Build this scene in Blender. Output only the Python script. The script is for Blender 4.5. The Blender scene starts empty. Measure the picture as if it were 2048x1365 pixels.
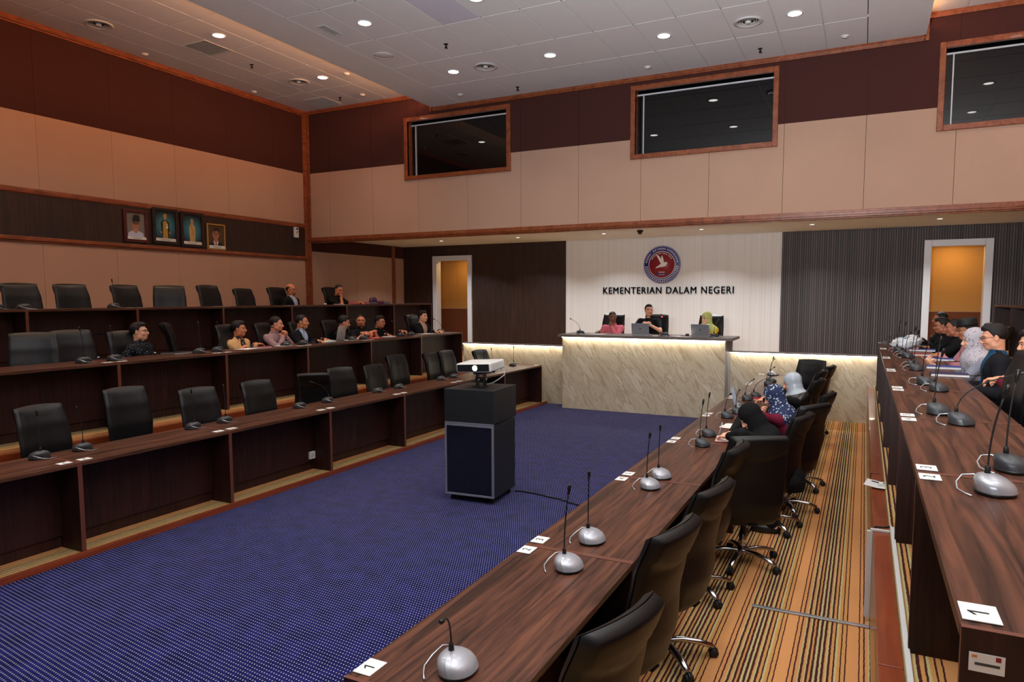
WORLD_S = .15; DOWN_W = 10; SOFF_W = 31; COVE_W = 150; LED_W = 2.6; LED_E = 9; EMIT_S = 14; FLASH_W = 590; FLASH_T = 50; COR_W = 1.2
import bpy, bmesh, math, random
import numpy as np
from mathutils import Vector, Matrix
random.seed(4)
R = math.radians
sc = bpy.context.scene
C = sc.collection
# ---------------------------------------------------------------- camera, world, exposure
cam = bpy.data.cameras.new('camera'); camo = bpy.data.objects.new('camera', cam); C.objects.link(camo)
sc.camera = camo
cam.sensor_width = 36; cam.lens = 1376.861*36/2048; cam.shift_x = -0.01236; cam.shift_y = 0.01412; cam.clip_start = .05
def cam_matrix(yaw, pitch, roll):
    y, p, r = R(yaw), R(pitch), R(roll)
    fw = Vector((-math.sin(y)*math.cos(p), math.cos(y)*math.cos(p), -math.sin(p)))
    rt = Vector((math.cos(y), math.sin(y), 0)); up = rt.cross(fw)
    a = math.cos(r)*rt + math.sin(r)*up; b = -math.sin(r)*rt + math.cos(r)*up
    return Matrix((a, b, -fw)).transposed().to_4x4()
m = cam_matrix(26.195, 4.814, -0.084); m.translation = (0, 0, 2.175); camo.matrix_world = m
sc.view_settings.view_transform = 'Standard'; sc.view_settings.look = 'None'; sc.view_settings.gamma = 1
sc.view_settings.use_curve_mapping = False
sc.view_settings.exposure = 0.0
sc.cycles.use_denoising = True; sc.cycles.max_bounces = 6; sc.cycles.diffuse_bounces = 4; sc.cycles.glossy_bounces = 3
sc.cycles.caustics_reflective = False; sc.cycles.caustics_refractive = False; sc.cycles.sample_clamp_indirect = 4
w = bpy.data.worlds.new('world'); sc.world = w; w.use_nodes = True
w.node_tree.nodes['Background'].inputs[0].default_value = (.85, .92, 1, 1); w.node_tree.nodes['Background'].inputs[1].default_value = WORLD_S
ZHI, ZLO = 6.383, 6.074
XL, XR, YB, YR = -11.567, 4.2, 12.21, 15.87
def area(name, loc, energy, col, size, size_y=None, rot=(0, 0, 0), spread=180, shape=None):
    l = bpy.data.lights.new(name, 'AREA'); l.energy = energy; l.color = col; l.size = size
    l.shape = shape or ('RECTANGLE' if size_y else 'DISK')
    if size_y: l.size_y = size_y
    l.spread = R(spread)
    o = bpy.data.objects.new(name, l); o.location = loc; o.rotation_euler = rot; C.objects.link(o); o.visible_camera = False; return o
DL = [(x, y, ZLO) for y in (10.48, 8.11, 5.74, 3.37, 1.0, -1.4) for x in (-6.52, -4.69, -2.83, -1.0)] + \
     [(x, y, ZHI) for y in (10.48, 8.11, 5.74, 3.37, 1.0, -1.4) for x in (-9.46, 2.05)]
for i, (x, y, z) in enumerate(DL):
    area('downlight_lamp', (x, y, z-.03), DOWN_W*(1.5 if x < -9 else 1), (1, .72, .5) if x < -9 else (1, .93, .84), .16, spread=112)
SOF = [(-9.39, 14.45), (-7.28, 14.45), (-5.17, 14.45), (-3.06, 14.45), (-.95, 14.45), (1.16, 14.45)]
for x, y in SOF: area('soffit_lamp', (x, y, 3.54), SOFF_W, (.98, .99, 1), .09, spread=125)
for x0, rx in ((-8.02, 0), (.59, 0)):   # cove tubes on the dropped ceiling edge, shining up on the side ceiling
    area('cove_lamp', (x0, 5.0, 6.26), COVE_W*(1 if x0 < -4 else .35), (1, .42, .16), .05, 14, rot=(0, R(62 if x0 < -4 else -62), 0), spread=160)
    area('cove_uplight', (x0, 5.0, 6.22), COVE_W*.5*(1 if x0 < -4 else .5), (1, .42, .16), .04, 14, rot=(R(180), 0, 0))
def strip(xa, xb, y, z, e): area('led_strip_lamp', ((xa+xb)/2, y, z), e*(xb-xa), (1, .88, .70), xb-xa, .02)
strip(-5.25, -2.2, 12.365, 1.405, LED_W); strip(-7.75, -5.33, 12.775, 1.185, LED_W); strip(-2.12, .2, 12.775, 1.185, LED_W)
# added unseen light, aimed at the ceiling, standing in for the photographer's bounced flash
area('flash_stand_in', (-.6, -.6, 2.7), FLASH_W, (.97, .985, 1), 1.0, 1.0, rot=(R(180-FLASH_T), 0, R(-4)), spread=118)
l_al = [((-10.0, 16.35, 3.3), 6), ((1.6, 16.35, 3.3), 8)]
for p, e in l_al: area('corridor_lamp', p, e*COR_W, (1, .62, .22), .25)

# ---------------------------------------------------------------- materials
def srgb(r, g, b):
    f = lambda c: (c/255/12.92) if c <= 10.31 else ((c/255+.055)/1.055)**2.4
    return (f(r), f(g), f(b), 1)
MATS = {}
def mat(name, col, rough=.5, metal=0, emit=None, es=0, spec=.5, coat=0, sheen=0, bump=None, noise=None, trans=0):
    m = bpy.data.materials.new(name); m.use_nodes = True; nt = m.node_tree; b = nt.nodes['Principled BSDF']
    b.inputs['Base Color'].default_value = col; b.inputs['Roughness'].default_value = rough; b.inputs['Metallic'].default_value = metal
    b.inputs['Specular IOR Level'].default_value = spec; b.inputs['Coat Weight'].default_value = coat
    b.inputs['Sheen Weight'].default_value = sheen; b.inputs['Transmission Weight'].default_value = trans
    if emit: b.inputs['Emission Color'].default_value = emit; b.inputs['Emission Strength'].default_value = es
    tc = nt.nodes.new('ShaderNodeTexCoord')
    if noise:  # (scale xyz, amount)
        mp = nt.nodes.new('ShaderNodeMapping'); mp.inputs['Scale'].default_value = noise[0]
        n = nt.nodes.new('ShaderNodeTexNoise'); n.inputs['Scale'].default_value = 1; n.inputs['Detail'].default_value = 4
        mx = nt.nodes.new('ShaderNodeMix'); mx.data_type = 'RGBA'
        mx.inputs['A'].default_value = tuple(c*(1-noise[1]) for c in col[:3])+(1,); mx.inputs['B'].default_value = tuple(min(1, c*(1+noise[1])) for c in col[:3])+(1,)
        nt.links.new(tc.outputs['Object'], mp.inputs[0]); nt.links.new(mp.outputs[0], n.inputs['Vector'])
        nt.links.new(n.outputs['Fac'], mx.inputs['Factor']); nt.links.new(mx.outputs['Result'], b.inputs['Base Color'])
    if bump:
        mp = nt.nodes.new('ShaderNodeMapping'); mp.inputs['Scale'].default_value = bump[0]
        n = nt.nodes.new('ShaderNodeTexNoise'); n.inputs['Scale'].default_value = 1; n.inputs['Detail'].default_value = 3
        bp_ = nt.nodes.new('ShaderNodeBump'); bp_.inputs['Strength'].default_value = bump[1]; bp_.inputs['Distance'].default_value = bump[2] if len(bump) > 2 else .002
        nt.links.new(tc.outputs['Object'], mp.inputs[0]); nt.links.new(mp.outputs[0], n.inputs['Vector'])
        nt.links.new(n.outputs['Fac'], bp_.inputs['Height']); nt.links.new(bp_.outputs[0], b.inputs['Normal'])
    MATS[name] = m; return m
def wood(name, dark, light, scale, rough=.35, coat=0., dist=1.2, lo=.35, hi=.68, spec=.5):
    """streaky grain: noise stretched along the board, two octaves mixed"""
    m = mat(name, light, rough, coat=coat, spec=spec); nt = m.node_tree; b = nt.nodes['Principled BSDF']
    tc = nt.nodes.new('ShaderNodeTexCoord'); mp = nt.nodes.new('ShaderNodeMapping'); mp.inputs['Scale'].default_value = scale
    n = nt.nodes.new('ShaderNodeTexNoise'); n.inputs['Scale'].default_value = 1; n.inputs['Detail'].default_value = 8
    n.inputs['Roughness'].default_value = .62; n.inputs['Distortion'].default_value = dist
    r = nt.nodes.new('ShaderNodeValToRGB'); r.color_ramp.elements[0].position = lo; r.color_ramp.elements[1].position = hi
    r.color_ramp.elements[0].color = dark; r.color_ramp.elements[1].color = light
    nt.links.new(tc.outputs['Object'], mp.inputs[0]); nt.links.new(mp.outputs[0], n.inputs['Vector']); nt.links.new(n.outputs['Fac'], r.inputs[0])
    nt.links.new(r.outputs[0], b.inputs['Base Color'])
    return m
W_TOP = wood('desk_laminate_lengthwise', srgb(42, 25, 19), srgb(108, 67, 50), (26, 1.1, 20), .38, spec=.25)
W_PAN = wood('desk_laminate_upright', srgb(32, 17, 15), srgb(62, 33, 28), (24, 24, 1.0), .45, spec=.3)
W_EDGE = mat('desk_edge_band', srgb(104, 58, 44), .4, noise=((8, 8, 8), .12))
W_ORANGE = wood('stained_timber_trim', srgb(112, 54, 28), srgb(156, 86, 50), (9, 3, 9), .32, .15)
W_NOSE = wood('stained_timber_step', srgb(118, 50, 24), srgb(150, 68, 34), (12, .8, 12), .3, .3)
W_WALL = wood('wenge_wall_veneer', srgb(30, 18, 14), srgb(62, 38, 28), (30, 30, .9), .5)
FAB_TAN = mat('tan_wall_fabric', srgb(184, 150, 130), .92, spec=.15, noise=((1.5, 1.5, 1.2), .05), bump=((160, 160, 160), .35))
FAB_DK = mat('dark_brown_wall_fabric', srgb(70, 40, 37), .9, spec=.15, noise=((60, 60, 60), .16), bump=((160, 160, 160), .3))
SEAM = mat('panel_seam', srgb(60, 38, 28), .9)
CEIL = mat('ceiling_board', srgb(228, 230, 233), .9, spec=.1, noise=((3, 3, 3), .03))
TILE = mat('ceiling_tile', srgb(228, 230, 234), .95, spec=.1, noise=((260, 260, 260), .08))
GRIDM = mat('ceiling_grid_metal', srgb(216, 218, 220), .5)
WHITE = mat('white_plastic', srgb(222, 222, 220), .45)
WPAINT = mat('white_door_paint', srgb(214, 216, 222), .4)
BLACK = mat('black_plastic', srgb(20, 21, 23), .4)
RUB = mat('black_rubber', srgb(14, 14, 15), .65)
CABB = mat('black_melamine', srgb(27, 29, 32), .45, noise=((3, 3, 3), .1))
CHROME = mat('polished_aluminium', srgb(210, 210, 214), .18, 1)
ALU = mat('brushed_aluminium', srgb(190, 194, 200), .38, .85)
SILVER = mat('silver_grey_plastic', srgb(168, 170, 178), .3, .35, coat=.3)
GUN = mat('dark_grey_plastic', srgb(62, 65, 69), .38, .2)
GLASS_B = mat('black_cabinet_glass', srgb(5, 8, 12), .06, coat=1)
LEATH = mat('black_leather', srgb(14, 14, 16), .42, spec=.36, bump=((90, 90, 90), .18))
LEATH2 = mat('black_mesh_cloth', srgb(17, 17, 18), .6, sheen=.1)
PAPER = mat('white_paper', srgb(232, 230, 226), .8, spec=.2)
INK = mat('black_ink', srgb(22, 22, 26), .7)
EMIT = mat('lit_lamp_glass', (1, 1, 1, 1), .5, emit=(1, .97, .93, 1), es=EMIT_S)
EMIT2 = mat('lit_soffit_lamp_glass', (1, 1, 1, 1), .5, emit=(1, .9, .76, 1), es=7)
LEDM = mat('lit_led_strip', (1, 1, 1, 1), .5, emit=(1, .92, .78, 1), es=LED_E)
DARKMET = mat('dark_metal', srgb(36, 36, 38), .4, .6)
GRIL = mat('air_grille_metal', srgb(206, 208, 208), .5, .1)
HOLE = mat('dark_duct', srgb(40, 38, 36), .9)
def fluted(name, base, gap, pitch, duty, rough=.6, axis='X', spec=.3):
    m = mat(name, base, rough, spec=spec); nt = m.node_tree; b = nt.nodes['Principled BSDF']
    tc = nt.nodes.new('ShaderNodeTexCoord'); sp = nt.nodes.new('ShaderNodeSeparateXYZ'); nt.links.new(tc.outputs['Object'], sp.inputs[0])
    d = nt.nodes.new('ShaderNodeMath'); d.operation = 'DIVIDE'; d.inputs[1].default_value = pitch; nt.links.new(sp.outputs[axis], d.inputs[0])
    n = nt.nodes.new('ShaderNodeTexWhiteNoise'); n.noise_dimensions = '1D'
    f = nt.nodes.new('ShaderNodeMath'); f.operation = 'FLOOR'; nt.links.new(d.outputs[0], f.inputs[0]); nt.links.new(f.outputs[0], n.inputs['W'])
    mx = nt.nodes.new('ShaderNodeMix'); mx.data_type = 'RGBA'; mx.inputs['A'].default_value = base; mx.inputs['B'].default_value = gap
    nt.links.new(n.outputs['Value'], mx.inputs['Factor']); nt.links.new(mx.outputs['Result'], b.inputs['Base Color'])
    return m
WPAP = fluted('white_striped_wallpaper', srgb(226, 224, 222), srgb(214, 212, 211), .014, .5, .75)
SLATM = fluted('charcoal_fluted_panel', srgb(86, 78, 79), srgb(64, 56, 56), .044, .5, .5)
SLATG = mat('charcoal_panel_groove', srgb(38, 35, 37), .7)
def marble(name):
    m = mat(name, srgb(200, 184, 154), .3, coat=.2); nt = m.node_tree; b = nt.nodes['Principled BSDF']
    tc = nt.nodes.new('ShaderNodeTexCoord'); mp = nt.nodes.new('ShaderNodeMapping'); mp.vector_type = 'TEXTURE'; mp.inputs['Rotation'].default_value = (0, R(58), 0); mp.inputs['Scale'].default_value = (.85, .5, .17)
    n = nt.nodes.new('ShaderNodeTexNoise'); n.inputs['Scale'].default_value = 1.1; n.inputs['Detail'].default_value = 8; n.inputs['Distortion'].default_value = .5; n.inputs['Roughness'].default_value = .62
    r = nt.nodes.new('ShaderNodeValToRGB'); e = r.color_ramp.elements
    e[0].position = .3; e[0].color = srgb(160, 138, 112); e[1].position = .7; e[1].color = srgb(216, 206, 184)
    for p, c in ((.42, srgb(196, 180, 152)), (.5, srgb(206, 194, 168)), (.55, srgb(178, 160, 132)), (.58, srgb(208, 196, 172))): k = e.new(p); k.color = c
    nt.links.new(tc.outputs['Object'], mp.inputs[0]); nt.links.new(mp.outputs[0], n.inputs['Vector']); nt.links.new(n.outputs['Fac'], r.inputs[0]); nt.links.new(r.outputs[0], b.inputs['Base Color'])
    return m
MARB = marble('beige_marble_laminate')
DESKTOP = mat('grey_brown_stone_top', srgb(112, 100, 94), .35, noise=((5, 2, 5), .2))
GREYP = mat('grey_laminate', srgb(128, 126, 130), .5)
def dots():
    m = mat('navy_dotted_carpet', srgb(40, 38, 110), .95, spec=.1); nt = m.node_tree; b = nt.nodes['Principled BSDF']
    tc = nt.nodes.new('ShaderNodeTexCoord'); mp = nt.nodes.new('ShaderNodeMapping'); mp.vector_type = 'TEXTURE'; mp.inputs['Scale'].default_value = (.019, .034, 1); mp.inputs['Rotation'].default_value = (0, 0, R(26))
    nt.links.new(tc.outputs['Object'], mp.inputs[0])
    sx = nt.nodes.new('ShaderNodeSeparateXYZ'); nt.links.new(mp.outputs[0], sx.inputs[0])
    def mth(op, *v):
        q = nt.nodes.new('ShaderNodeMath'); q.operation = op
        for i, a_ in enumerate(v):
            if isinstance(a_, (int, float)): q.inputs[i].default_value = a_
            else: nt.links.new(a_, q.inputs[i])
        return q.outputs[0]
    col = mth('FLOOR', sx.outputs['X']); fx = mth('MULTIPLY', mth('SUBTRACT', mth('SUBTRACT', sx.outputs['X'], col), .5), .019)
    yy = mth('ADD', sx.outputs['Y'], mth('MULTIPLY', col, .36)); fy = mth('MULTIPLY', mth('SUBTRACT', mth('SUBTRACT', yy, mth('FLOOR', yy)), .5), .034)
    dd = mth('ADD', mth('MULTIPLY', fx, fx), mth('MULTIPLY', mth('MULTIPLY', fy, fy), .45)); lt_ = mth('LESS_THAN', dd, .0041**2)
    n = nt.nodes.new('ShaderNodeTexNoise'); n.inputs['Scale'].default_value = 7; n.inputs['Detail'].default_value = 5; nt.links.new(tc.outputs['Object'], n.inputs['Vector'])
    r = nt.nodes.new('ShaderNodeValToRGB'); r.color_ramp.elements[0].position = .35; r.color_ramp.elements[1].position = .65
    r.color_ramp.elements[0].color = srgb(17, 18, 66); r.color_ramp.elements[1].color = srgb(27, 28, 90); nt.links.new(n.outputs['Fac'], r.inputs[0])
    mx = nt.nodes.new('ShaderNodeMix'); mx.data_type = 'RGBA'; mx.inputs['B'].default_value = srgb(150, 150, 160)
    nt.links.new(r.outputs[0], mx.inputs['A']); nt.links.new(lt_, mx.inputs['Factor']); nt.links.new(mx.outputs['Result'], b.inputs['Base Color'])
    return m
DOTS = dots()
def stripes():
    m = mat('striped_carpet', srgb(170, 120, 70), .95, spec=.1); nt = m.node_tree; b = nt.nodes['Principled BSDF']
    tc = nt.nodes.new('ShaderNodeTexCoord'); mp = nt.nodes.new('ShaderNodeMapping')
    nt.links.new(tc.outputs['Object'], mp.inputs[0]); sp = nt.nodes.new('ShaderNodeSeparateXYZ'); nt.links.new(mp.outputs[0], sp.inputs[0])
    n = nt.nodes.new('ShaderNodeTexNoise'); n.inputs['Scale'].default_value = 28; n.inputs['Detail'].default_value = 2; nt.links.new(tc.outputs['Object'], n.inputs['Vector'])
    a = nt.nodes.new('ShaderNodeMath'); a.operation = 'MULTIPLY_ADD'; a.inputs[1].default_value = .008; nt.links.new(n.outputs['Fac'], a.inputs[0]); nt.links.new(sp.outputs['X'], a.inputs[2])
    # position within a .36 m repeat
    d = nt.nodes.new('ShaderNodeMath'); d.operation = 'DIVIDE'; d.inputs[1].default_value = .36; nt.links.new(a.outputs[0], d.inputs[0])
    f = nt.nodes.new('ShaderNodeMath'); f.operation = 'FRACT'; nt.links.new(d.outputs[0], f.inputs[0])
    r = nt.nodes.new('ShaderNodeValToRGB'); r.color_ramp.interpolation = 'CONSTANT'; e = r.color_ramp.elements
    G, M_, O, D = srgb(196, 144, 84), srgb(74, 34, 34), srgb(206, 146, 92), srgb(186, 176, 124)
    seq = [(0, O), (.13, M_), (.15, O), (.2, M_), (.225, O), (.27, D), (.295, M_), (.33, G), (.36, D), (.385, M_), (.42, G), (.45, M_), (.485, D), (.52, M_), (.56, D), (.59, M_), (.63, G), (.655, D), (.68, M_), (.715, G), (.76, M_), (.785, D), (.815, G), (.86, M_), (.88, G), (.93, M_), (.95, O)]
    e[0].position = 0; e[0].color = O; e[1].position = seq[1][0]; e[1].color = seq[1][1]
    for p, c in seq[2:]: k = e.new(p); k.color = c
    nt.links.new(f.outputs[0], r.inputs[0]); nt.links.new(r.outputs[0], b.inputs['Base Color']); return m
STRIPE = stripes()
DADO = mat('brown_corridor_dado', srgb(112, 60, 30), .85)
CORR = mat('beige_corridor_fabric', srgb(196, 146, 84), .9, spec=.1)
WGLASS = mat('dark_booth_glass', srgb(6, 8, 10), .02, spec=.6)
BLINDW = mat('white_window_bead', srgb(200, 204, 210), .4)

# ---------------------------------------------------------------- mesh helpers
class MB:
    def __init__(s): s.v = []; s.f = []; s.mi = []; s.mats = []; s.sm = []
    def m(s, mt):
        if mt not in s.mats: s.mats.append(mt)
        return s.mats.index(mt)
    def add(s, vs, fs, mt, smooth=False):
        o = len(s.v); s.v += [tuple(v) for v in vs]; k = s.m(mt)
        for f in fs: s.f.append([i+o for i in f]); s.mi.append(k); s.sm.append(smooth)
        return s
    def box(s, a, b, mt, M=None):
        x0, y0, z0 = [min(a[i], b[i]) for i in range(3)]; x1, y1, z1 = [max(a[i], b[i]) for i in range(3)]
        vs = [Vector(p) for p in ((x0,y0,z0),(x1,y0,z0),(x1,y1,z0),(x0,y1,z0),(x0,y0,z1),(x1,y0,z1),(x1,y1,z1),(x0,y1,z1))]
        if M: vs = [M@v for v in vs]
        return s.add(vs, [(0,3,2,1),(4,5,6,7),(0,1,5,4),(1,2,6,5),(2,3,7,6),(3,0,4,7)], mt)
    def tube(s, pts, r, mt, n=8, caps=True, smooth=True):
        pts = [Vector(p) for p in pts]; rs = r if isinstance(r, (list, tuple)) else [r]*len(pts); vs = []; fs = []; prev = None
        for i, p in enumerate(pts):
            t = (pts[min(i+1, len(pts)-1)]-pts[max(i-1, 0)]).normalized()
            u = (prev - t*prev.dot(t)) if prev else (Vector((0, 0, 1)).cross(t) if abs(t.z) < .9 else Vector((1, 0, 0)).cross(t))
            u.normalize(); prev = u; w_ = t.cross(u)
            vs += [p + rs[i]*(math.cos(2*math.pi*k/n)*u + math.sin(2*math.pi*k/n)*w_) for k in range(n)]
        for i in range(len(pts)-1):
            for k in range(n): fs.append((i*n+k, i*n+(k+1) % n, (i+1)*n+(k+1) % n, (i+1)*n+k))
        if caps: fs += [tuple(range(n-1, -1, -1)), tuple((len(pts)-1)*n+k for k in range(n))]
        return s.add(vs, fs, mt, smooth)
    def lathe(s, prof, mt, c=(0, 0, 0), n=24, M=None, smooth=True, caps=True):
        vs = []; fs = []
        for r, z in prof:
            for k in range(n):
                a = 2*math.pi*k/n; v = Vector((r*math.cos(a), r*math.sin(a), z)); v = (M@v if M else v)+Vector(c); vs.append(v)
        for i in range(len(prof)-1):
            for k in range(n): fs.append((i*n+k, i*n+(k+1) % n, (i+1)*n+(k+1) % n, (i+1)*n+k))
        if prof[0] == prof[-1]: caps = False
        if prof[0][0] > 0 and caps: fs.append(tuple(range(n-1, -1, -1)))
        if prof[-1][0] > 0 and caps: fs.append(tuple((len(prof)-1)*n+k for k in range(n)))
        return s.add(vs, fs, mt, smooth)
    def prism(s, poly, axis, a, b, mt, smooth=False, M=None):
        """poly in the two other axes, extruded along axis from a to b"""
        n = len(poly); vs = []
        for h in (a, b):
            for p, q in poly:
                v = {'x': (h, p, q), 'y': (p, h, q), 'z': (p, q, h)}[axis]; vs.append(M@Vector(v) if M else v)
        fs = [tuple(range(n)), tuple(range(2*n-1, n-1, -1))]+[(k, n+k, n+(k+1) % n, (k+1) % n) for k in range(n)]
        return s.add(vs, fs, mt, smooth)
    def grid(s, fn, nu, nv, mt, smooth=True, closed=False):
        vs = [fn(i/nu, j/nv) for j in range(nv+1) for i in range(nu+1)]
        fs = [(j*(nu+1)+i, j*(nu+1)+i+1, (j+1)*(nu+1)+i+1, (j+1)*(nu+1)+i) for j in range(nv) for i in range(nu)]
        return s.add(vs, fs, mt, smooth)
    def mesh(s, name, bevel=0, seg=2, fix=True):
        me = bpy.data.meshes.new(name); me.from_pydata(s.v, [], s.f)
        for mt in s.mats: me.materials.append(mt)
        me.polygons.foreach_set('material_index', s.mi); me.polygons.foreach_set('use_smooth', s.sm)
        bm = bmesh.new(); bm.from_mesh(me)
        if fix: bmesh.ops.recalc_face_normals(bm, faces=bm.faces)
        if bevel:
            es = [e for e in bm.edges if len(e.link_faces) == 2 and e.calc_face_angle(0) > .6]
            bmesh.ops.bevel(bm, geom=es, offset=bevel, segments=seg, affect='EDGES', profile=.5, clamp_overlap=True)
        bm.to_mesh(me); bm.free(); me.update(); return me
def link(name, me, parent=None, loc=None, rot=None):
    o = bpy.data.objects.new(name, me); C.objects.link(o)
    if parent: o.parent = parent
    if loc: o.location = loc
    if rot: o.rotation_euler = rot
    return o
def tag(o, label=None, cat=None, group=None, kind=None):
    if label: o['label'] = label
    if cat: o['category'] = cat
    if group: o['group'] = group
    if kind: o['kind'] = kind
    return o
def thing(name, label, cat, loc=(0, 0, 0), rz=0, group=None):
    o = bpy.data.objects.new(name, None); C.objects.link(o); o.location = loc; o.rotation_euler = (0, 0, rz); o.empty_display_size = .1
    return tag(o, label, cat, group)
def copy_thing(root, loc, rz, label, group=None):
    r = root.copy(); C.objects.link(r); r.location = loc; r.rotation_euler = (0, 0, rz); r['label'] = label
    if group: r['group'] = group
    for ch in KIDS[root.name]:
        c = ch.copy(); C.objects.link(c); c.parent = r
        for g in KIDS.get(ch.name, ()): d = g.copy(); C.objects.link(d); d.parent = c
    return r
KIDS = {}
def kids(root):
    KIDS[root.name] = [o for o in C.objects if o.parent == root]
    for k in KIDS[root.name]:
        g = [o for o in C.objects if o.parent == k]
        if g: KIDS[k.name] = g
def struct(name, mb, bevel=0, **k): return tag(link(name, mb.mesh(name, bevel, **k)), kind='structure')
def text_mesh(s, size, depth, mt, name='lettering', align='CENTER', extra=None):
    cu = bpy.data.curves.new(name, 'FONT'); cu.body = s; cu.size = size; cu.extrude = depth; cu.align_x = align; cu.align_y = 'CENTER'
    if extra:
        for k, v in extra.items(): setattr(cu, k, v)
    o = bpy.data.objects.new(name, cu); C.objects.link(o)
    me = bpy.data.meshes.new_from_object(o.evaluated_get(bpy.context.evaluated_depsgraph_get()))
    C.objects.unlink(o); bpy.data.objects.remove(o); me.materials.clear(); me.materials.append(mt); me.name = name
    return me
ORD = ['first', 'second', 'third', 'fourth', 'fifth', 'sixth', 'seventh', 'eighth', 'ninth', 'tenth', 'eleventh', 'twelfth', 'thirteenth', 'fourteenth', 'fifteenth', 'sixteenth']

# ---------------------------------------------------------------- the room shell
YN = -3.2
b = MB(); b.box((-5.79, YN, -.1), (-1.605, 12.86, 0), DOTS); struct('floor', b)
def tier(name, x0, x1, y0, y1, z0, z1, mt=STRIPE): b = MB(); b.box((x0, y0, z0), (x1, y1, z1), mt); struct(name, b)
tier('floor_left_lower', -7.43, -5.83, YN, 12.85, -.1, .05); tier('floor_right_lower', -1.565, .11, YN, 12.85, -.1, .05)
tier('floor_left_middle', -9.24, -7.52, YN, 12.85, -.1, .69); tier('floor_right_middle', .2, 1.85, YN, 12.85, -.1, .69)
tier('floor_left_upper', XL, -9.24, YN, 14.3, -.1, 1.28); tier('floor_right_upper', 1.85, XR, YN, 14.3, -.1, 1.28)
b = MB(); b.box((XL, 12.85, -.1), (XR, YR, .65), STRIPE); struct('floor_dais', b)
b = MB(); b.box((-5.83, YN, -.05), (-5.79, 12.85, .052), W_NOSE); struct('trim_1', b, .004)
b = MB(); b.box((-1.605, YN, -.05), (-1.565, 12.85, .052), W_NOSE); struct('trim_2', b, .004)
b = MB()
y = YN
while y < 12.8: b.box((.105, y, .05), (.2, min(y+2.1, 12.82)-.003, .66), W_NOSE); y += 2.1
struct('trim_3', b, .006)
b = MB(); b.box((-7.52, YN, .05), (-7.43, 12.82, .66), W_NOSE); struct('trim_4', b, .006)
b = MB(); b.box((-9.24, YN, .69), (-9.2, 12.85, 1.3), W_NOSE); struct('trim_5', b, .004)
b = MB(); b.box((1.81, YN, .69), (1.85, 12.85, 1.3), W_NOSE); struct('trim_6', b, .004)

def panels(b, axis, pos, a0, edges, z0, z1, mt, out, gap=.004, th=.02):
    """fabric panels with fine gaps on a wall plane; out = signed thickness direction"""
    for e0, e1 in zip(edges[:-1], edges[1:]):
        if axis == 'x': b.box((pos, e0+gap/2, z0), (pos+out*th, e1-gap/2, z1), mt)
        else: b.box((e0+gap/2, pos, z0), (e1-gap/2, pos+out*th, z1), mt)
# left wall
ed = [12.566-1.194*i for i in range(0, 15)][::-1]; ed = [e-.16 for e in ed]; ed = [e for e in ed if e < 12.1 and e > YN]+[YB]
ed = [YN]+ed
b = MB(); b.box((XL-.2, YN, -.1), (XL-.019, YR+.2, ZHI+.1), SEAM)
for z0, z1, mt in ((1.28, 3.10, FAB_TAN), (3.80, 4.997, FAB_TAN), (4.997, ZHI, FAB_DK)): panels(b, 'x', XL-.02, 0, ed, z0, z1, mt, 1)
ed2 = [YB, 12.9, 13.9, 14.9, 15.35, YR]
panels(b, 'x', XL-.02, 0, ed2, .65, 3.25, FAB_TAN, 1); panels(b, 'x', XL-.02, 0, ed2, 3.25, 3.6, FAB_DK, 1)
b.box((XL-.02, YN, 3.12), (XL+.012, YB-.05, 3.79), W_WALL)
struct('wall_left', b)
def trim(name, parts, bevel=.006):
    b = MB()
    for a, c in parts: b.box(a, c, W_ORANGE)
    struct(name, b, bevel)
trim('trim_7', [((XL-.01, YN, 3.78), (XL+.035, YB, 3.84)), ((XL-.01, YN, 3.765), (XL+.022, YB, 3.86))])
trim('trim_8', [((XL-.01, YN, 3.06), (XL+.045, YB, 3.12)), ((XL-.01, YN, 3.03), (XL+.025, YB, 3.06))])
trim('trim_9', [((XL-.01, YN, 6.3), (XL+.04, YB, ZHI)), ((XL-.01, YN, 6.27), (XL+.025, YB, 6.3))])
trim('trim_10', [((XL-.01, YB-.12, 1.28), (XL+.03, YB-.005, 6.3)), ((XL+.0, YB-.085, 1.28), (XL+.05, YB-.03, 6.3))])
trim('trim_11', [((XL-.01, 15.33, .65), (XL+.035, 15.45, 3.57)), ((XL, 15.36, .65), (XL+.05, 15.42, 3.57))])
# upper back wall
bx = [-10.897+1.203*i for i in range(0, 13)]; bx = [XL]+bx+[XR]; bx = [x for x in bx if x <= XR]
WIN = [(-8.819, -6.298), (-3.873, -1.37), (.874, 3.4)]; WZ0, WZ1 = 4.643, 5.927
b = MB()
def wallrect(x0, x1, z0, z1, mt, y0=YB, y1=YB+.02):
    for e0, e1 in zip(bx[:-1], bx[1:]):
        segs = [(max(e0+.003, x0), min(e1-.003, x1))]
        for wa, wb in WIN:
            if z1 > WZ0+.06 and z0 < WZ1-.06:
                ns = []
                for s0, s1 in segs:
                    if s1 <= wa+.05 or s0 >= wb-.05: ns.append((s0, s1)); continue
                    if s0 < wa+.05: ns.append((s0, wa+.05))
                    if s1 > wb-.05: ns.append((wb-.05, s1))
                segs = ns
        for s0, s1 in segs:
            if s1 > s0+.005: b.box((s0, y0, z0), (s1, y1, z1), mt)
for z0, z1, mt in ((3.5, WZ0+.05, FAB_TAN), (WZ0+.05, 4.997, FAB_TAN), (4.997, WZ1-.05, FAB_DK), (WZ1-.05, ZHI, FAB_DK)): wallrect(XL, XR, z0, z1, mt)
for x0, x1 in zip([XL-.2]+[w_[1]-.05 for w_ in WIN], [w_[0]+.05 for w_ in WIN]+[XR]): b.box((x0, YB+.019, 3.44), (x1, YB+.2, ZHI+.1), SEAM)
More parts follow.
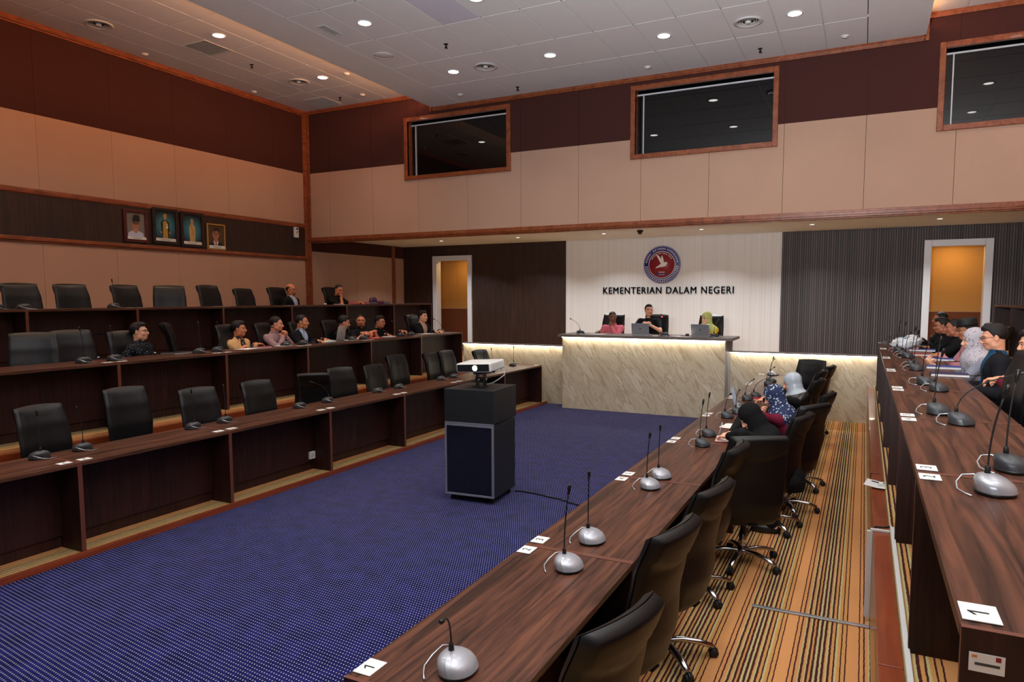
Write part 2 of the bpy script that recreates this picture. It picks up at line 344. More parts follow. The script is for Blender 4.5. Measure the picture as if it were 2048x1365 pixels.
for w0, w1 in WIN: b.box((w0, YB+.019, 3.44), (w1, YB+.2, WZ0+.05), SEAM); b.box((w0, YB+.019, WZ1-.05), (w1, YB+.2, ZHI+.1), SEAM)
struct('wall_back', b)
trim('trim_12', [((XL, YB-.05, 3.44), (XR, YB+.2, 3.55)), ((XL, YB-.07, 3.47), (XR, YB, 3.52)), ((XL, YB-.03, 3.42), (XR, YB+.05, 3.44))])
trim('trim_13', [((XL, YB-.04, 6.3), (-8.123, YB, ZHI)), ((-8.123, YB-.04, ZLO-.085), (.687, YB, ZLO)), ((-8.16, YB-.04, ZLO-.085), (-8.09, YB, ZLO+.1)),
                 ((.66, YB-.04, ZLO-.085), (.73, YB, ZHI)), ((.687, YB-.04, 6.3), (XR, YB, ZHI)), ((XL, YB-.06, 6.33), (-8.15, YB, 6.36)), ((-8.1, YB-.06, ZLO-.06), (.687, YB, ZLO-.03))])
trim('trim_14', [((XL, YB-.05, 1.28), (XL+.1, YB, 3.44)), ((XL, YB-.03, 3.5), (XL+.11, YB, 6.3))])
# booth windows
for i, (x0, x1) in enumerate(WIN):
    f = MB(); t = .085
    for a, c in (((x0, WZ0), (x0+t, WZ1)), ((x1-t, WZ0), (x1, WZ1)), ((x0+t, WZ0), (x1-t, WZ0+t)), ((x0+t, WZ1-t), (x1-t, WZ1))):
        f.box((a[0], YB-.045, a[1]), (c[0], YB+.03, c[1]), W_ORANGE)
    for a, c in (((x0+t-.02, WZ0+.06), (x0+t, WZ1-.06)), ((x1-t, WZ0+.06), (x1-t+.02, WZ1-.06))): f.box((a[0], YB-.03, a[1]), (c[0], YB+.16, c[1]), W_ORANGE)
    wi = struct('window_%d' % (i+1), f, .008)
    g = MB(); g.box((x0+t-.02, YB+.15, WZ0+.05), (x1-t+.02, YB+.156, WZ1-.05), WGLASS); link('glass_pane', g.mesh('glass_pane'), wi)
    g = MB(); g.box((x0+t, YB+.12, WZ1-.145), (x1-t, YB+.15, WZ1-.12), BLINDW); g.box((x0+t+.1, YB+.12, WZ0+.07), (x0+t+.118, YB+.15, WZ1-.145), BLINDW); link('window_bead', g.mesh('window_bead'), wi)
# recess back wall: veneer, white paper, fluted charcoal, with the two doorways
DOORS = [(-10.585, -9.356, 3.296), (1.028, 2.182, 3.296)]
def backw(name, x0, x1, mt, y=YR):
    b = MB(); xs = [(x0, x1)]
    for d0, d1, dt in DOORS:
        if d0 > x0 and d1 < x1:
            xs = [(x0, d0+.06), (d1-.06, x1)]; b.box((d0+.06, y, dt-.06), (d1-.06, y+.15, 3.7), mt)
    for a, c in xs: b.box((a, y, -.1), (c, y+.15, 3.7), mt)
    struct(name, b)
backw('wall_back_left_veneer', XL, -6.66, W_WALL); backw('wall_back_center_paper', -6.66, -1.63, WPAP); backw('wall_back_right_fluted', -1.63, XR, SLATG, YR+.006)
b = MB(); x = -1.62
while x < XR:
    if not (1.0 < x+.02 < 2.2): b.box((x, YR-.016, .65), (x+.031, YR+.01, 3.6), SLATM)
    else: b.box((x, YR-.016, 3.3), (x+.031, YR+.01, 3.6), SLATM)
    x += .044
struct('trim_15', b)
b = MB(); b.box((XL, YB+.15, 3.57), (XR, YR+.1, 3.7), CEIL); struct('ceiling_soffit', b)
for i, (d0, d1, dt) in enumerate(DOORS):
    f = MB(); t = .13
    f.box((d0, YR-.045, .65), (d0+t, YR+.18, dt), WPAINT); f.box((d1-t, YR-.045, .65), (d1, YR+.18, dt), WPAINT); f.box((d0+t, YR-.045, dt-t), (d1-t, YR+.18, dt), WPAINT)
    struct('door_%d' % (i+1), f, .008)
    c = MB(); xa, xb = d0-.5, d1+.5
    c.box((xa, 16.9, .65), (xb, 17.0, 1.86), DADO); c.box((xa, 16.91, 1.866), (xa+.62, 17.0, 3.5), CORR); c.box((xa+.626, 16.91, 1.866), (xb, 17.0, 3.5), CORR)
    c.box((xa-.1, YR+.16, .6), (xa, 17, 3.5), CORR); c.box((xb, YR+.16, .6), (xb+.1, 17, 3.5), CORR); c.box((xa, YR+.16, 3.45), (xb, 17, 3.55), CEIL); c.box((xa, YR+.15, .55), (xb, 17, .65), STRIPE)
    struct('wall_corridor_%s' % ('left', 'right')[i], c)
# ceiling: dropped middle with tile grid, higher sides
def ceil_grid(name, xs, ys, z, x0, x1, y0, y1):
    b = MB(); b.box((x0, y0, z+.03), (x1, y1, z+.08), HOLE)
    X = [x0]+[x for x in xs if x0 < x < x1]+[x1]; Y = [y0]+[y for y in ys if y0 < y < y1]+[y1]
    for xa, xb in zip(X[:-1], X[1:]):
        for ya, yb in zip(Y[:-1], Y[1:]):
            if xb-xa > .03 and yb-ya > .03: b.box((xa+.011, ya+.011, z+.001), (xb-.011, yb-.011, z+.03), TILE)
    for x in X[1:-1]: b.box((x-.011, y0, z+.004), (x+.011, y1, z+.03), GRIDM)
    for y in Y[1:-1]: b.box((x0, y-.011, z+.004), (x1, y+.011, z+.03), GRIDM)
    struct(name, b)
YG = [11.06-1.19*i for i in range(13)][::-1]
ceil_grid('ceiling_left', [-11.0, -10.41, -9.82, -9.2, -8.6], YG, ZHI, XL, -7.9, YN, YB)
ceil_grid('ceiling_center', [-7.4+.612*i for i in range(13)], YG, ZLO, -7.4, -.09, YN, YB)
ceil_grid('ceiling_right', [1.2, 1.8, 2.4, 3.0, 3.6], YG, ZHI, .45, XR, YN, YB)
b = MB(); b.box((-8.123, YN, ZLO), (-7.4, YB, ZLO+.03), CEIL); b.box((-8.123, YN, ZLO+.02), (-8.09, YB, ZLO+.14), CEIL)
b.box((-.09, YN, ZLO), (.687, YB, ZLO+.03), CEIL); b.box((.655, YN, ZLO+.02), (.687, YB, ZLO+.14), CEIL)
b.box((-7.93, YN, ZLO+.02), (-7.9, YB, ZHI+.03), CEIL); b.box((.45, YN, ZLO+.02), (.48, YB, ZHI+.03), CEIL)
b.box((-8.123, YB-.02, ZLO), (-7.9, YB, ZHI+.02), FAB_DK); struct('ceiling_border', b)
b = MB(); b.box((-5.555, 7.5, ZLO-.001), (-4.96, 8.67, ZLO+.02), mat('pale_lilac_panel', srgb(214, 214, 232), .7)); tag(struct('ceiling_patch', b))
b = MB(); b.box((XR, YN, -.1), (XR+.1, YR+.2, ZHI), FAB_TAN); struct('wall_right', b)
# ---------------------------------------------------------------- ceiling fittings
def first_or_copy(store, key, make, loc, rz, label, group):
    if key not in store:
        o = make(); o.location = loc; o.rotation_euler = (0, 0, rz); tag(o, label, group=group); kids(o); store[key] = o; return o
    return copy_thing(store[key], loc, rz, label, group)
ST = {}
def mk_down():
    t = thing('ceiling_downlight', '', 'ceiling light')
    b = MB(); b.lathe([(.085, 0), (.11, -.002), (.112, -.009), (.1, -.012), (.086, -.006), (.085, 0)], WHITE); link('trim_ring', b.mesh('trim_ring'), t)
    b = MB(); b.lathe([(.0, -.010), (.05, -.009), (.085, -.004)], EMIT); link('lamp_glass', b.mesh('lamp_glass'), t); return t
cn = ['first', 'second', 'third', 'fourth']
for x, y, z in DL:
    i = [-9.46, -6.52, -4.69, -2.83, -1.0, 2.05].index(x)
    row = {10.48: 'row nearest the window wall', 8.11: 'second row from the window wall'}.get(y, 'over the near end of the hall')
    where = ('left side ceiling' if i == 0 else 'right side ceiling' if i == 5 else 'middle ceiling, %s from left' % cn[i-1])
    lab = 'lit downlight, %s, %s' % (where, row)
    first_or_copy(ST, 'dl', mk_down, (x, y, z), 0, lab, 'round downlights in the hall ceiling')
def mk_soff():
    t = thing('soffit_downlight', '', 'ceiling light')
    b = MB(); b.lathe([(.045, 0), (.06, -.002), (.06, -.006), (.047, -.008), (.045, 0)], WHITE, n=16); link('trim_ring', b.mesh('trim_ring'), t)
    b = MB(); b.lathe([(0, -.008), (.045, -.004)], EMIT2, n=16); link('lamp_glass', b.mesh('lamp_glass'), t); return t
for i, (x, y) in enumerate(SOF):
    first_or_copy(ST, 'sf', mk_soff, (x, y, 3.57), 0, 'small lit spotlight in the low soffit, %s from the left doorway end' % ORD[i], 'small spotlights along the soffit')
def mk_diff():
    t = thing('air_diffuser', '', 'air vent')
    b = MB(); b.lathe([(.17, 0), (.2, -.004), (.2, -.014), (.16, -.022), (.155, -.004), (.155, 0)], GRIL, n=32, caps=False)
    for r in (.135, .105, .075): b.lathe([(r, 0), (r+.02, -.012), (r+.023, -.012), (r+.003, 0)], GRIL, n=32, caps=False)
    b.lathe([(0, -.03), (.03, -.028), (.045, -.01), (.045, 0)], GRIL, n=24); link('louvre_rings', b.mesh('louvre_rings'), t)
    b = MB(); b.lathe([(0, -.001), (.16, -.001)], HOLE, n=32); link('duct_opening', b.mesh('duct_opening'), t); return t
for x, y, z, w_ in ((-10.73, 6.97, ZHI, 'over the left side, nearer of the two there'), (-10.05, 10.47, ZHI, 'over the left side near the window wall'), (-5.89, 10.49, ZLO, 'over the middle, left of the big window'), (-1.62, 10.49, ZLO, 'over the middle, near the right border')):
    first_or_copy(ST, 'df', mk_diff, (x, y, z), 0, 'round ringed air diffuser in the ceiling '+w_, 'round air diffusers')
def grille(loc, lx, ly, nsl, label, name='air_grille', along='x', rz=0):
    t = thing(name, label, 'air vent', loc, rz)
    b = MB(); e = .02
    b.box((-lx/2, -ly/2, -.008), (lx/2, -ly/2+e, 0), GRIL); b.box((-lx/2, ly/2-e, -.008), (lx/2, ly/2, 0), GRIL); b.box((-lx/2, -ly/2+e, -.008), (-lx/2+e, ly/2-e, 0), GRIL); b.box((lx/2-e, -ly/2+e, -.008), (lx/2, ly/2-e, 0), GRIL)
    link('frame', b.mesh('frame'), t)
    b = MB()
    for k in range(nsl):
        q = -ly/2+e+(ly-2*e)*(k+.5)/nsl; b.box((-lx/2+e, q-.006, -.008), (lx/2-e, q+.005, -.002), GRIL)
    link('slats', b.mesh('slats'), t)
    b = MB(); b.box((-lx/2+e, -ly/2+e, -.0015), (lx/2-e, ly/2-e, -.001), HOLE); link('duct_opening', b.mesh('duct_opening'), t)
grille((-10.1, 8.42, ZHI), .56, .56, 14, 'large square slatted air grille in the left ceiling above the portraits')
grille((-10.62, 11.75, ZHI), .56, .56, 14, 'square slatted air grille in the left ceiling close to the corner')
grille((-7.16, 8.1, ZLO), .15, .4, 10, 'small rectangular dark air slot in the left border of the middle ceiling', 'slot_vent')
t = thing('ceiling_speaker', 'round flat white loudspeaker cover in the middle ceiling', 'speaker', (-7.1, 9.29, ZLO)); b = MB()
b.lathe([(0, -.012), (.12, -.01), (.14, -.002)], WHITE, n=32); link('cover', b.mesh('cover'), t); b = MB(); b.lathe([(.138, 0), (.15, -.004), (.152, -.012), (.138, -.012)], WHITE, n=32, caps=False); link('ring', b.mesh('ring'), t)
def mk_spr():
    t = thing('fire_sprinkler', '', 'sprinkler'); b = MB(); b.lathe([(0, 0), (.035, -.001), (.035, -.006), (.012, -.01), (.011, -.05), (0, -.05)], DARKMET, n=12); link('stem', b.mesh('stem'), t)
    b = MB(); b.lathe([(0, -.062), (.026, -.06), (.028, -.057), (0, -.057)], DARKMET, n=12)
    for s in (-1, 1): b.tube([(s*.01, 0, -.045), (s*.016, 0, -.053), (0, 0, -.06)], .0025, DARKMET, 5)
    link('deflector', b.mesh('deflector'), t); return t
for x, y, z, s in ((-10.09, 9.35, ZHI, 'left side ceiling between the two grilles'), (-10.06, 11.66, ZHI, 'left side ceiling close to the corner'), (-5.93, 9.32, ZLO, 'middle ceiling right of the round speaker cover'), (-5.92, 11.75, ZLO, 'middle ceiling above the left window'), (-1.61, 11.68, ZLO, 'middle ceiling right of the big window')):
    first_or_copy(ST, 'sp', mk_spr, (x, y, z), 0, 'dark fire sprinkler head in the '+s, 'fire sprinklers')
def mk_smk():
    t = thing('smoke_detector', '', 'smoke detector'); b = MB(); b.lathe([(0, -.03), (.028, -.03), (.04, -.02)], WHITE, n=16); link('sensor', b.mesh('sensor'), t)
    b = MB(); b.lathe([(.04, -.018), (.055, -.016), (.058, 0)], WHITE, n=16, caps=False); link('base', b.mesh('base'), t); return t
for x, y, z, s in ((-11.31, 8.14, ZHI, 'left ceiling edge above the portraits'), (-11.35, 10.55, ZHI, 'left ceiling edge nearer the corner'), (-8.89, 10.5, ZHI, 'glow of the left cove'), (-9.5, 11.7, ZHI, 'left ceiling by the window wall'), (-7.12, 11.68, ZLO, 'middle ceiling by the left window'), (-3.44, 11.74, ZLO, 'middle ceiling above the big window'), (-.4, 11.7, ZLO, 'middle ceiling by its right border')):
    first_or_copy(ST, 'sm', mk_smk, (x, y, z), 0, 'small white smoke detector in the '+s, 'smoke detectors')
t = thing('dome_camera', 'small black dome camera under the soffit left of the emblem', 'security camera', (-4.25, 14.1, 3.57)); b = MB()
b.lathe([(.065, 0), (.065, -.03), (.055, -.035)], BLACK, n=20); link('housing', b.mesh('housing'), t); b = MB(); b.lathe([(.052, -.03), (.048, -.06), (.03, -.085), (0, -.092)], GLASS_B, n=20); link('dome', b.mesh('dome'), t)

# ---------------------------------------------------------------- marble front, head desk
def facade(name, label, x0, x1, y, z0, z1):
    t = thing(name, label, 'low wall', ((x0+x1)/2, y, z0)); cx = (x0+x1)/2
    b = MB(); b.box((x0-cx, 0, 0), (x1-cx, .1, z1-z0-.02), MARB); link('marble_panel', b.mesh('marble_panel', .003), t)
    b = MB(); b.box((x0-cx, -.05, z1-z0-.02), (x1-cx, .12, z1-z0), DESKTOP); link('cap', b.mesh('cap', .003), t)
    b = MB(); b.box((x0-cx, -.022, z1-z0-.032), (x1-cx, -.006, z1-z0-.0205), LEDM); link('led_strip', b.mesh('led_strip'), t)
    return t
facade('marble_parapet', 'low beige marble wall with light strip, left of the head desk', -7.8, -5.31, 12.83, 0, 1.205)
facade('marble_parapet', 'low beige marble wall with light strip, right of the head desk', -2.155, .235, 12.83, .0, 1.205)
b = MB(); b.box((.036, -.055, .0), (.05, -.003, 1.17), MATS['brushed_aluminium']); o = tag(link('corner_strip', b.mesh('corner_strip'), None, (-2.205, 12.83, 0)), 'slim warm lit vertical strip where the head desk meets the right marble wall', 'light strip')
t = thing('head_desk', 'tall beige marble fronted desk with lit edge and grey top', 'desk', (-3.73, 12.43, 0)); 
b = MB(); b.box((-1.56, 0, 0), (1.56, .04, 1.405), MARB); link('marble_panel', b.mesh('marble_panel', .003), t)
for xa, xb in ((-1.55, -1.5), (1.5, 1.565)): b = MB(); b.box((xa, .042, .0), (xb, .75, 1.405), GREYP); link('side_panel', b.mesh('side_panel', .003), t)
b = MB(); b.box((-1.62, -.1, 1.41), (1.69, .72, 1.46), DESKTOP); link('desktop', b.mesh('desktop', .004), t)
b = MB(); b.box((-1.56, -.03, 1.397), (1.56, -.006, 1.4095), LEDM); link('led_strip', b.mesh('led_strip'), t)

# ---------------------------------------------------------------- delegate desks
def mk_desk(L, H, side):
    """a desk unit standing along y from 0 to L; its front towards +x (side 1) or -x (side -1), its front edge at x = 0"""
    s = -side; D = .6
    t = thing('conference_desk', '', 'desk')
    def bx(name, a, c, mt, bev=.002): b = MB(); b.box(a, c, mt); return link(name, b.mesh(name, bev), t)
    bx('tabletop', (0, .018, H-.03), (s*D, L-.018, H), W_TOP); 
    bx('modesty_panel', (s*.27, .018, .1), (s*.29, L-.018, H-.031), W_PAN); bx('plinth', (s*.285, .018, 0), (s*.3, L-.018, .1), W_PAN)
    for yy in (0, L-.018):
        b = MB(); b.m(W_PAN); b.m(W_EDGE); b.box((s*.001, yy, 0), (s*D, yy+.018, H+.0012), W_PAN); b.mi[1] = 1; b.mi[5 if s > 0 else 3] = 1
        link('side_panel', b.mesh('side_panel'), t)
    return t
ROWS = {
 'L1': dict(x=-5.81, z=.05, H=.76, side=1, js=[-1.1, .4, 1.9, 3.42, 4.94, 6.43, 7.95, 9.47, 11.0, 12.6], nm='front left row'),
 'L2': dict(x=-7.54, z=.69, H=.76, side=1, js=[.4, 1.9, 3.42, 4.93, 6.4, 7.89, 9.39, 10.88, 12.37], nm='middle left row'),
 'L3': dict(x=-9.35, z=1.28, H=.755, side=1, js=[.5, 2.0, 3.48, 4.97, 6.43, 7.91, 9.41, 10.9, 12.45, 13.93], nm='top left row'),
 'R1': dict(x=-1.59, z=.05, H=.80, side=-1, js=[1.79, 3.24, 4.82, 6.27, 7.82, 9.33, 10.92, 12.45], nm='front right row'),
 'R2': dict(x=.215, z=.69, H=.766, side=-1, js=[1.72, 3.21, 4.66, 6.1, 7.62, 9.17, 10.76, 12.2], nm='upper right row'),
 'R3': dict(x=1.97, z=1.28, H=.76, side=-1, js=[10.9, 12.45, 13.93], nm='far right top row'),
}
n_un = {'L1': 5, 'L2': 6}
for k, r in ROWS.items():
    js = r['js']; nn = len(js)-1
    for i, (a, c) in enumerate(zip(js[:-1], js[1:])):
        if k[0] == 'L' and c < 3.0: continue
        if k == 'R3' and c < 12: pass
        o = mk_desk(c-a-.001, r['H'], r['side']); o.location = (r['x'], a, r['z'])
        far = nn-1-i
        tag(o, 'dark desk unit, %s, %s' % (r['nm'], 'at its far end' if far == 0 else '%s from its far end' % ORD[far]), group='desk units of the '+r['nm'])
def mk_tag(txt, rz):
    t = thing('number_card', '', 'number card'); b = MB(); b.box((-.038, -.05, 0), (.038, .05, .002), PAPER); link('card', b.mesh('card'), t)
    me = text_mesh(txt, .062, .0004, INK, 'number'); 
    if txt == '1':
        bn = MB(); bn.add([tuple(v.co) for v in me.vertices], [list(p.vertices) for p in me.polygons], INK); bn.prism([(-.004, .022), (-.004, .015), (-.017, .007), (-.017, .013)], 'z', -.0004, .0004, INK); me = bn.mesh('number')
    o = link('number', me, t, (0, 0, .0026), (0, 0, rz)); return t
def tagrow(row, nums, dx, rz):
    r = ROWS[row]; z = r['z']+r['H']+.002
    for j, (y, n) in enumerate(nums):
        o = mk_tag(str(n), rz); o.location = (r['x']+dx, y, z); tag(o, 'white card numbered %d on the edge of the %s' % (n, r['nm']), group='number cards on the '+r['nm'])
def num_list(js, y0=True):
    out = []; n = 1
    for a, c in zip(js[:-1], js[1:]): out += [(a+.09, n), (c-.075, n+1)]; n += 2
    return out
tagrow('R1', num_list(ROWS['R1']['js']), .045, R(90)); tagrow('R2', num_list(ROWS['R2']['js']), .045, R(90))
tagrow('L1', [q for q in num_list(ROWS['L1']['js'][2:]) if q[0] > 3.2], -.085, R(-90))
tagrow('L2', [q for q in num_list(ROWS['L2']['js'][1:]) if q[0] > 4.8 and q[0] < 11.5], -.085, R(-90))
tagrow('L3', [q for q in num_list(ROWS['L3']['js'][1:]) if 4.9 < q[0] < 11.5], -.06, R(-90))

# ---------------------------------------------------------------- microphones
def mk_mic(shell, bend):
    t = thing('conference_microphone', '', 'microphone')
    b = MB()   # sculpted half-egg base, high at the neck (-y) and low at the speaker's side (+y)
    nu, nv = 28, 10
    def dome(u, v):
        a = 2*math.pi*u; rr = math.sin(v*math.pi/2); x = .082*rr*math.copysign(abs(math.cos(a))**.85, math.cos(a)); y = .066*rr*math.copysign(abs(math.sin(a))**.85, math.sin(a))
        cv = math.cos(v*math.pi/2); h = .012+.060*cv**.72*(1-.0*u); y2 = y-.030*cv; x2 = x*(1-.12*max(0, math.sin(a))*rr); return (x2, y2+.004, h)
    b.grid(dome, nu, nv, shell); link('base_shell', b.mesh('base_shell', fix=False), t)
    b = MB(); b.lathe([(0, 0), (.98, 0), (1.0, .006), (1.0, .0125), (.9, .0125)], BLACK, n=28, M=Matrix.Diagonal((.083, .067, 1, 1))); link('base_plate', b.mesh('base_plate'), t)
    b = MB(); b.lathe([(0, 1), (.7, .75), (1, 0)], WHITE if shell == SILVER else ALU, c=(.036, .038, .030), n=14, M=Matrix.Rotation(R(-40), 4, 'X')@Matrix.Diagonal((.026, .014, .006, 1))); link('talk_button', b.mesh('talk_button'), t)
    p0 = Vector((0, -.026, .066)); pts = []
    bx_, by_, hh = bend
    for i in range(11):
        s = i/10; pts.append(p0+Vector((bx_*s**2.2, by_*s**2.2, hh*(s if abs(bx_)+abs(by_) < .2 else s-.12*s**3))))
    b = MB(); b.lathe([(.011, 0), (.009, .03), (.006, .034)], RUB, c=p0, n=10); b.tube(pts, .0034, RUB, 7); link('gooseneck', b.mesh('gooseneck'), t)
    d = (pts[-1]-pts[-2]).normalized(); e = pts[-1]; b = MB(); b.tube([e, e+d*.006, e+d*.02, e+d*.022, e+d*.05, e+d*.056], [.004, .007, .007, .0088, .0088, .005], BLACK, 10); link('microphone_head', b.mesh('microphone_head'), t)
    b = MB(); b.tube([(-.05, -.03, .03), (-.08, -.06, .045), (-.07, -.1, .04), (-.03, -.12, .02), (.03, -.12, .008), (.07, -.1, .004), (.1, -.08, .004)], .0035, ALU, 6); link('cable', b.mesh('cable'), t)
    return t
NECK = {'up': (.0, .02, .3), 'lean': (.05, .03, .29), 'leanb': (-.04, -.03, .29), 'bent': (.02, .26, .26), 'side': (.2, .08, .25), 'sideb': (-.2, .06, .24)}
def mic(x, y, z, face, neck, label, shell='dark', grp=None):
    """face = the way its speaker's side looks, degrees from +x"""
    key = 'mic'+shell+neck
    return first_or_copy(ST, key, lambda: mk_mic(SILVER if shell == 'silver' else GUN, NECK[neck]), (x, y, z+.0005), R(face-90), label, grp)
def microw(row, dx, face, lst, order_from):
    r = ROWS[row]; z = r['z']+r['H']+.0015
    for i, e in enumerate(lst):
        y, neck = e[0], e[1]; sh = e[2] if len(e) > 2 else 'dark'; ddx = e[3] if len(e) > 3 else 0
        mic(r['x']+dx+ddx, y, z, face+random.uniform(-12, 12), neck, '%s gooseneck microphone on the %s, %s from the %s' % ('silver' if sh == 'silver' else 'dark grey', r['nm'], ORD[i], order_from), sh, 'gooseneck microphones on the '+r['nm'])
microw('L1', -.46, 180, [(3.36, 'up'), (3.72, 'leanb'), (4.86, 'up'), (5.26, 'up'), (6.38, 'leanb'), (6.88, 'sideb'), (7.92, 'leanb'), (8.42, 'up'), (9.58, 'up'), (9.98, 'up'), (10.98, 'leanb'), (11.32, 'up'), (12.2, 'leanb')], 'near end')
microw('L2', -.3, 180, [(4.72, 'leanb'), (5.07, 'leanb'), (6.22, 'up'), (6.5, 'leanb'), (7.73, 'sideb'), (8.09, 'up'), (9.25, 'sideb'), (9.55, 'sideb'), (10.63, 'sideb'), (10.95, 'up'), (12.0, 'sideb')], 'near end')
microw('L3', -.25, 180, [(4.75, 'leanb'), (5.07, 'sideb'), (6.24, 'leanb')], 'near end')
microw('R1', .34, 0, [(2.0, 'side', 'silver'), (3.03, 'up', 'silver'), (3.43, 'lean', 'silver', -.03), (4.6, 'lean', 'silver', -.04), (4.9, 'lean', 'silver', -.04), (6.14, 'up'), (6.62, 'up', 'dark', -.04), (7.72, 'side', 'dark', -.06), (8.06, 'side'), (9.16, 'side', 'dark', -.06), (9.5, 'bent'), (10.85, 'side'), (11.3, 'lean'), (12.3, 'side', 'silver', -.12)], 'near end')
microw('R2', .3, 0, [(2.98, 'lean', 'silver', -.06), (3.4, 'up', 'dark', .06), (4.53, 'bent'), (4.88, 'lean', 'dark', -.08), (6.08, 'up', 'dark', .02), (6.5, 'lean', 'dark', -.04), (7.72, 'lean', 'dark', -.03), (8.1, 'up', 'dark', -.03), (9.3, 'sideb', 'dark', -.03), (9.6, 'up', 'dark', -.05), (10.3, 'up', 'dark', -.08)], 'near end')
mic(-5.0, 12.66, 1.4605, 90, 'sideb', 'dark gooseneck microphone at the left end of the head desk')
o = mic(-3.3, 12.6, 1.4605, 90, 'leanb', 'gooseneck microphone with glowing red ring on the head desk')
b = MB(); REDL = mat('lit_red_ring', srgb(200, 30, 30), .4, emit=(1, .05, .04, 1), es=3); b.tube([(-.042, -.056, .345), (-.045, -.059, .365)], .013, REDL, 12); link('light_ring', b.mesh('light_ring'), o)
mic(-2.4, 12.6, 1.4605, 90, 'bent', 'dark microphone with bowed neck at the right end of the head desk')

# ---------------------------------------------------------------- chairs
def chair_back(u, v, side):
    """u across, v up; side +1 the cushion face (+y), -1 the rear shell"""
    pr = [(0, .36, -.17, .19), (.12, .42, -.205, .215), (.3, .55, -.235, .235), (.5, .70, -.235, .245), (.75, .9, -.27, .242), (1, 1.09, -.335, .225)]
    for (a, z0, y0, w0), (c, z1, y1, w1) in zip(pr[:-1], pr[1:]):
        if v <= c+1e-6: f = (v-a)/(c-a); f2 = f*f*(3-2*f); z = z0+(z1-z0)*f; y = y0+(y1-y0)*(f*.5+f2*.5); w_ = w0+(w1-w0)*f; break
    U = 2*u-1
    th = 0
    edge = min(1, (1-abs(U))/.09)**.5 if abs(U) < 1 else 0
    endv = min(1, v/.04, (1-v)/.03)**.5 if 0 < v < 1 else 0
    y += .045*U*U
    t_ = (.022+.012*v)*edge*endv
    if side > 0:
        pad = max(0, 1-abs(U)/.8)**.3*max(0, min(1, (v-.22)/.06, (.97-v)/.05))
        y += t_+.018*pad
    else:
        y -= t_+.006
        if v > .86-.10*(1-U*U) and v < 1: y -= .018*min(1, (v-(.86-.10*(1-U*U)))/.015)*edge*endv
    return (U*w_, y, z+.012*(1-U*U)*(v > .9))
def mk_chair(tall=0):
    t = thing('conference_chair', '', 'chair')
    b = MB(); b.grid(lambda u, v: chair_back(u, v, 1), 24, 34, LEATH); b.grid(lambda u, v: chair_back(1-u, v, -1), 24, 40, LEATH); link('backrest', b.mesh('backrest', fix=False), t)
    b = MB()   # seat: rounded cushion, waterfall front
    def cush(u, v):
        a = 2*math.pi*u; sx = math.copysign(abs(math.cos(a))**.45, math.cos(a)); sy = math.copysign(abs(math.sin(a))**.45, math.sin(a)); ph = math.pi*(v-.5)
        c = max(0, math.cos(ph))**.35; zz = math.sin(ph); return (sx*.25*c, .02+sy*.235*c, .425+.045*zz-(.03*max(0, sy*c)**3))
    b.grid(cush, 32, 12, LEATH); link('seat', b.mesh('seat', fix=False), t)
    b = MB(); b.box((-.09, -.1, .355), (.09, .1, .385), BLACK); b.box((-.035, -.22, .37), (.035, -.08, .382), DARKMET); link('tilt_mechanism', b.mesh('tilt_mechanism', .004), t)
    b = MB(); b.lathe([(.03, .1), (.03, .26), (.022, .262), (.022, .36)], CHROME, n=16); link('gas_column', b.mesh('gas_column'), t)
    b = MB(); b.lathe([(.045, .075), (.05, .1), (.04, .125), (0, .125)], CHROME, n=16)
    for k in range(5):
        M = Matrix.Rotation(R(72*k+90), 4, 'Z'); P = [(.03, .108), (.12, .112), (.22, .095), (.30, .068)]
        vs = []
        for x, z in P:
            w_ = .024-.03*(x-.03)*.35; 
            for (dy, dz) in ((-w_, -.014), (w_, -.014), (w_*.8, .006), (0, .013), (-w_*.8, .006)): vs.append(M@Vector((x, dy, z+dz)))
        fs = []
        for i in range(3):
            for j in range(5): fs.append((i*5+j, i*5+(j+1) % 5, (i+1)*5+(j+1) % 5, (i+1)*5+j))
        fs.append((15, 16, 17, 18, 19)); b.add(vs, fs, CHROME, True)
    link('star_base', b.mesh('star_base'), t)
    for k in range(5):
        b = MB(); M = Matrix.Rotation(R(72*k+90), 4, 'Z')
        for s in (-1, 1): b.lathe([(0, -.009), (.02, -.009), (.026, -.005), (.026, .005), (.02, .009), (0, .009)], RUB, c=(M@Vector((.305, s*.016, .027))), n=14, M=M@Matrix.Rotation(R(90), 4, 'X'))
        b.tube([M@Vector((.30, 0, .066)), M@Vector((.303, 0, .03))], .007, BLACK, 8); b.lathe([(.027, -.007), (.029, -.003), (.029, .003), (.027, .007)], BLACK, c=(M@Vector((.303, 0, .032))), n=14, M=M@Matrix.Rotation(R(90), 4, 'X'))
        link('caster', b.mesh('caster'), t)
    return t
def chair(tx, ty, floor, face, label, grp, lift=0):
    """tx, ty = middle of the top of the backrest"""
    f = R(face); x, y = tx+.33*math.cos(f), ty+.33*math.sin(f)
    o = first_or_copy(ST, 'chair', mk_chair, (x, y, floor), f-R(90), label, grp)
    if lift:
        for c in o.children:
            n = c.name.split('.')[0]
            if n in ('backrest', 'seat', 'tilt_mechanism'): c.location.z += lift
            if n == 'gas_column': c.scale.z = 1+lift/.4
    return o
g = 'black chairs of the front left row'
for i, (x, y, a, l) in enumerate([(-7.14, 3.82, 4, .0), (-7.16, 4.7, -3, .07), (-6.88, 5.38, -6, 0), (-6.82, 6.18, -2, 0), (-6.9, 7.82, -12, 0.01), (-6.8, 8.45, -2, 0), (-6.95, 9.22, -2, .09), (-6.93, 10.2, 4, .06), (-6.9, 10.66, 0, .06), (-6.82, 11.78, -5, 0)]):
    chair(x, y, .05, a, 'black leather chair behind the front left row, %s from the near end' % ORD[i], g, l)
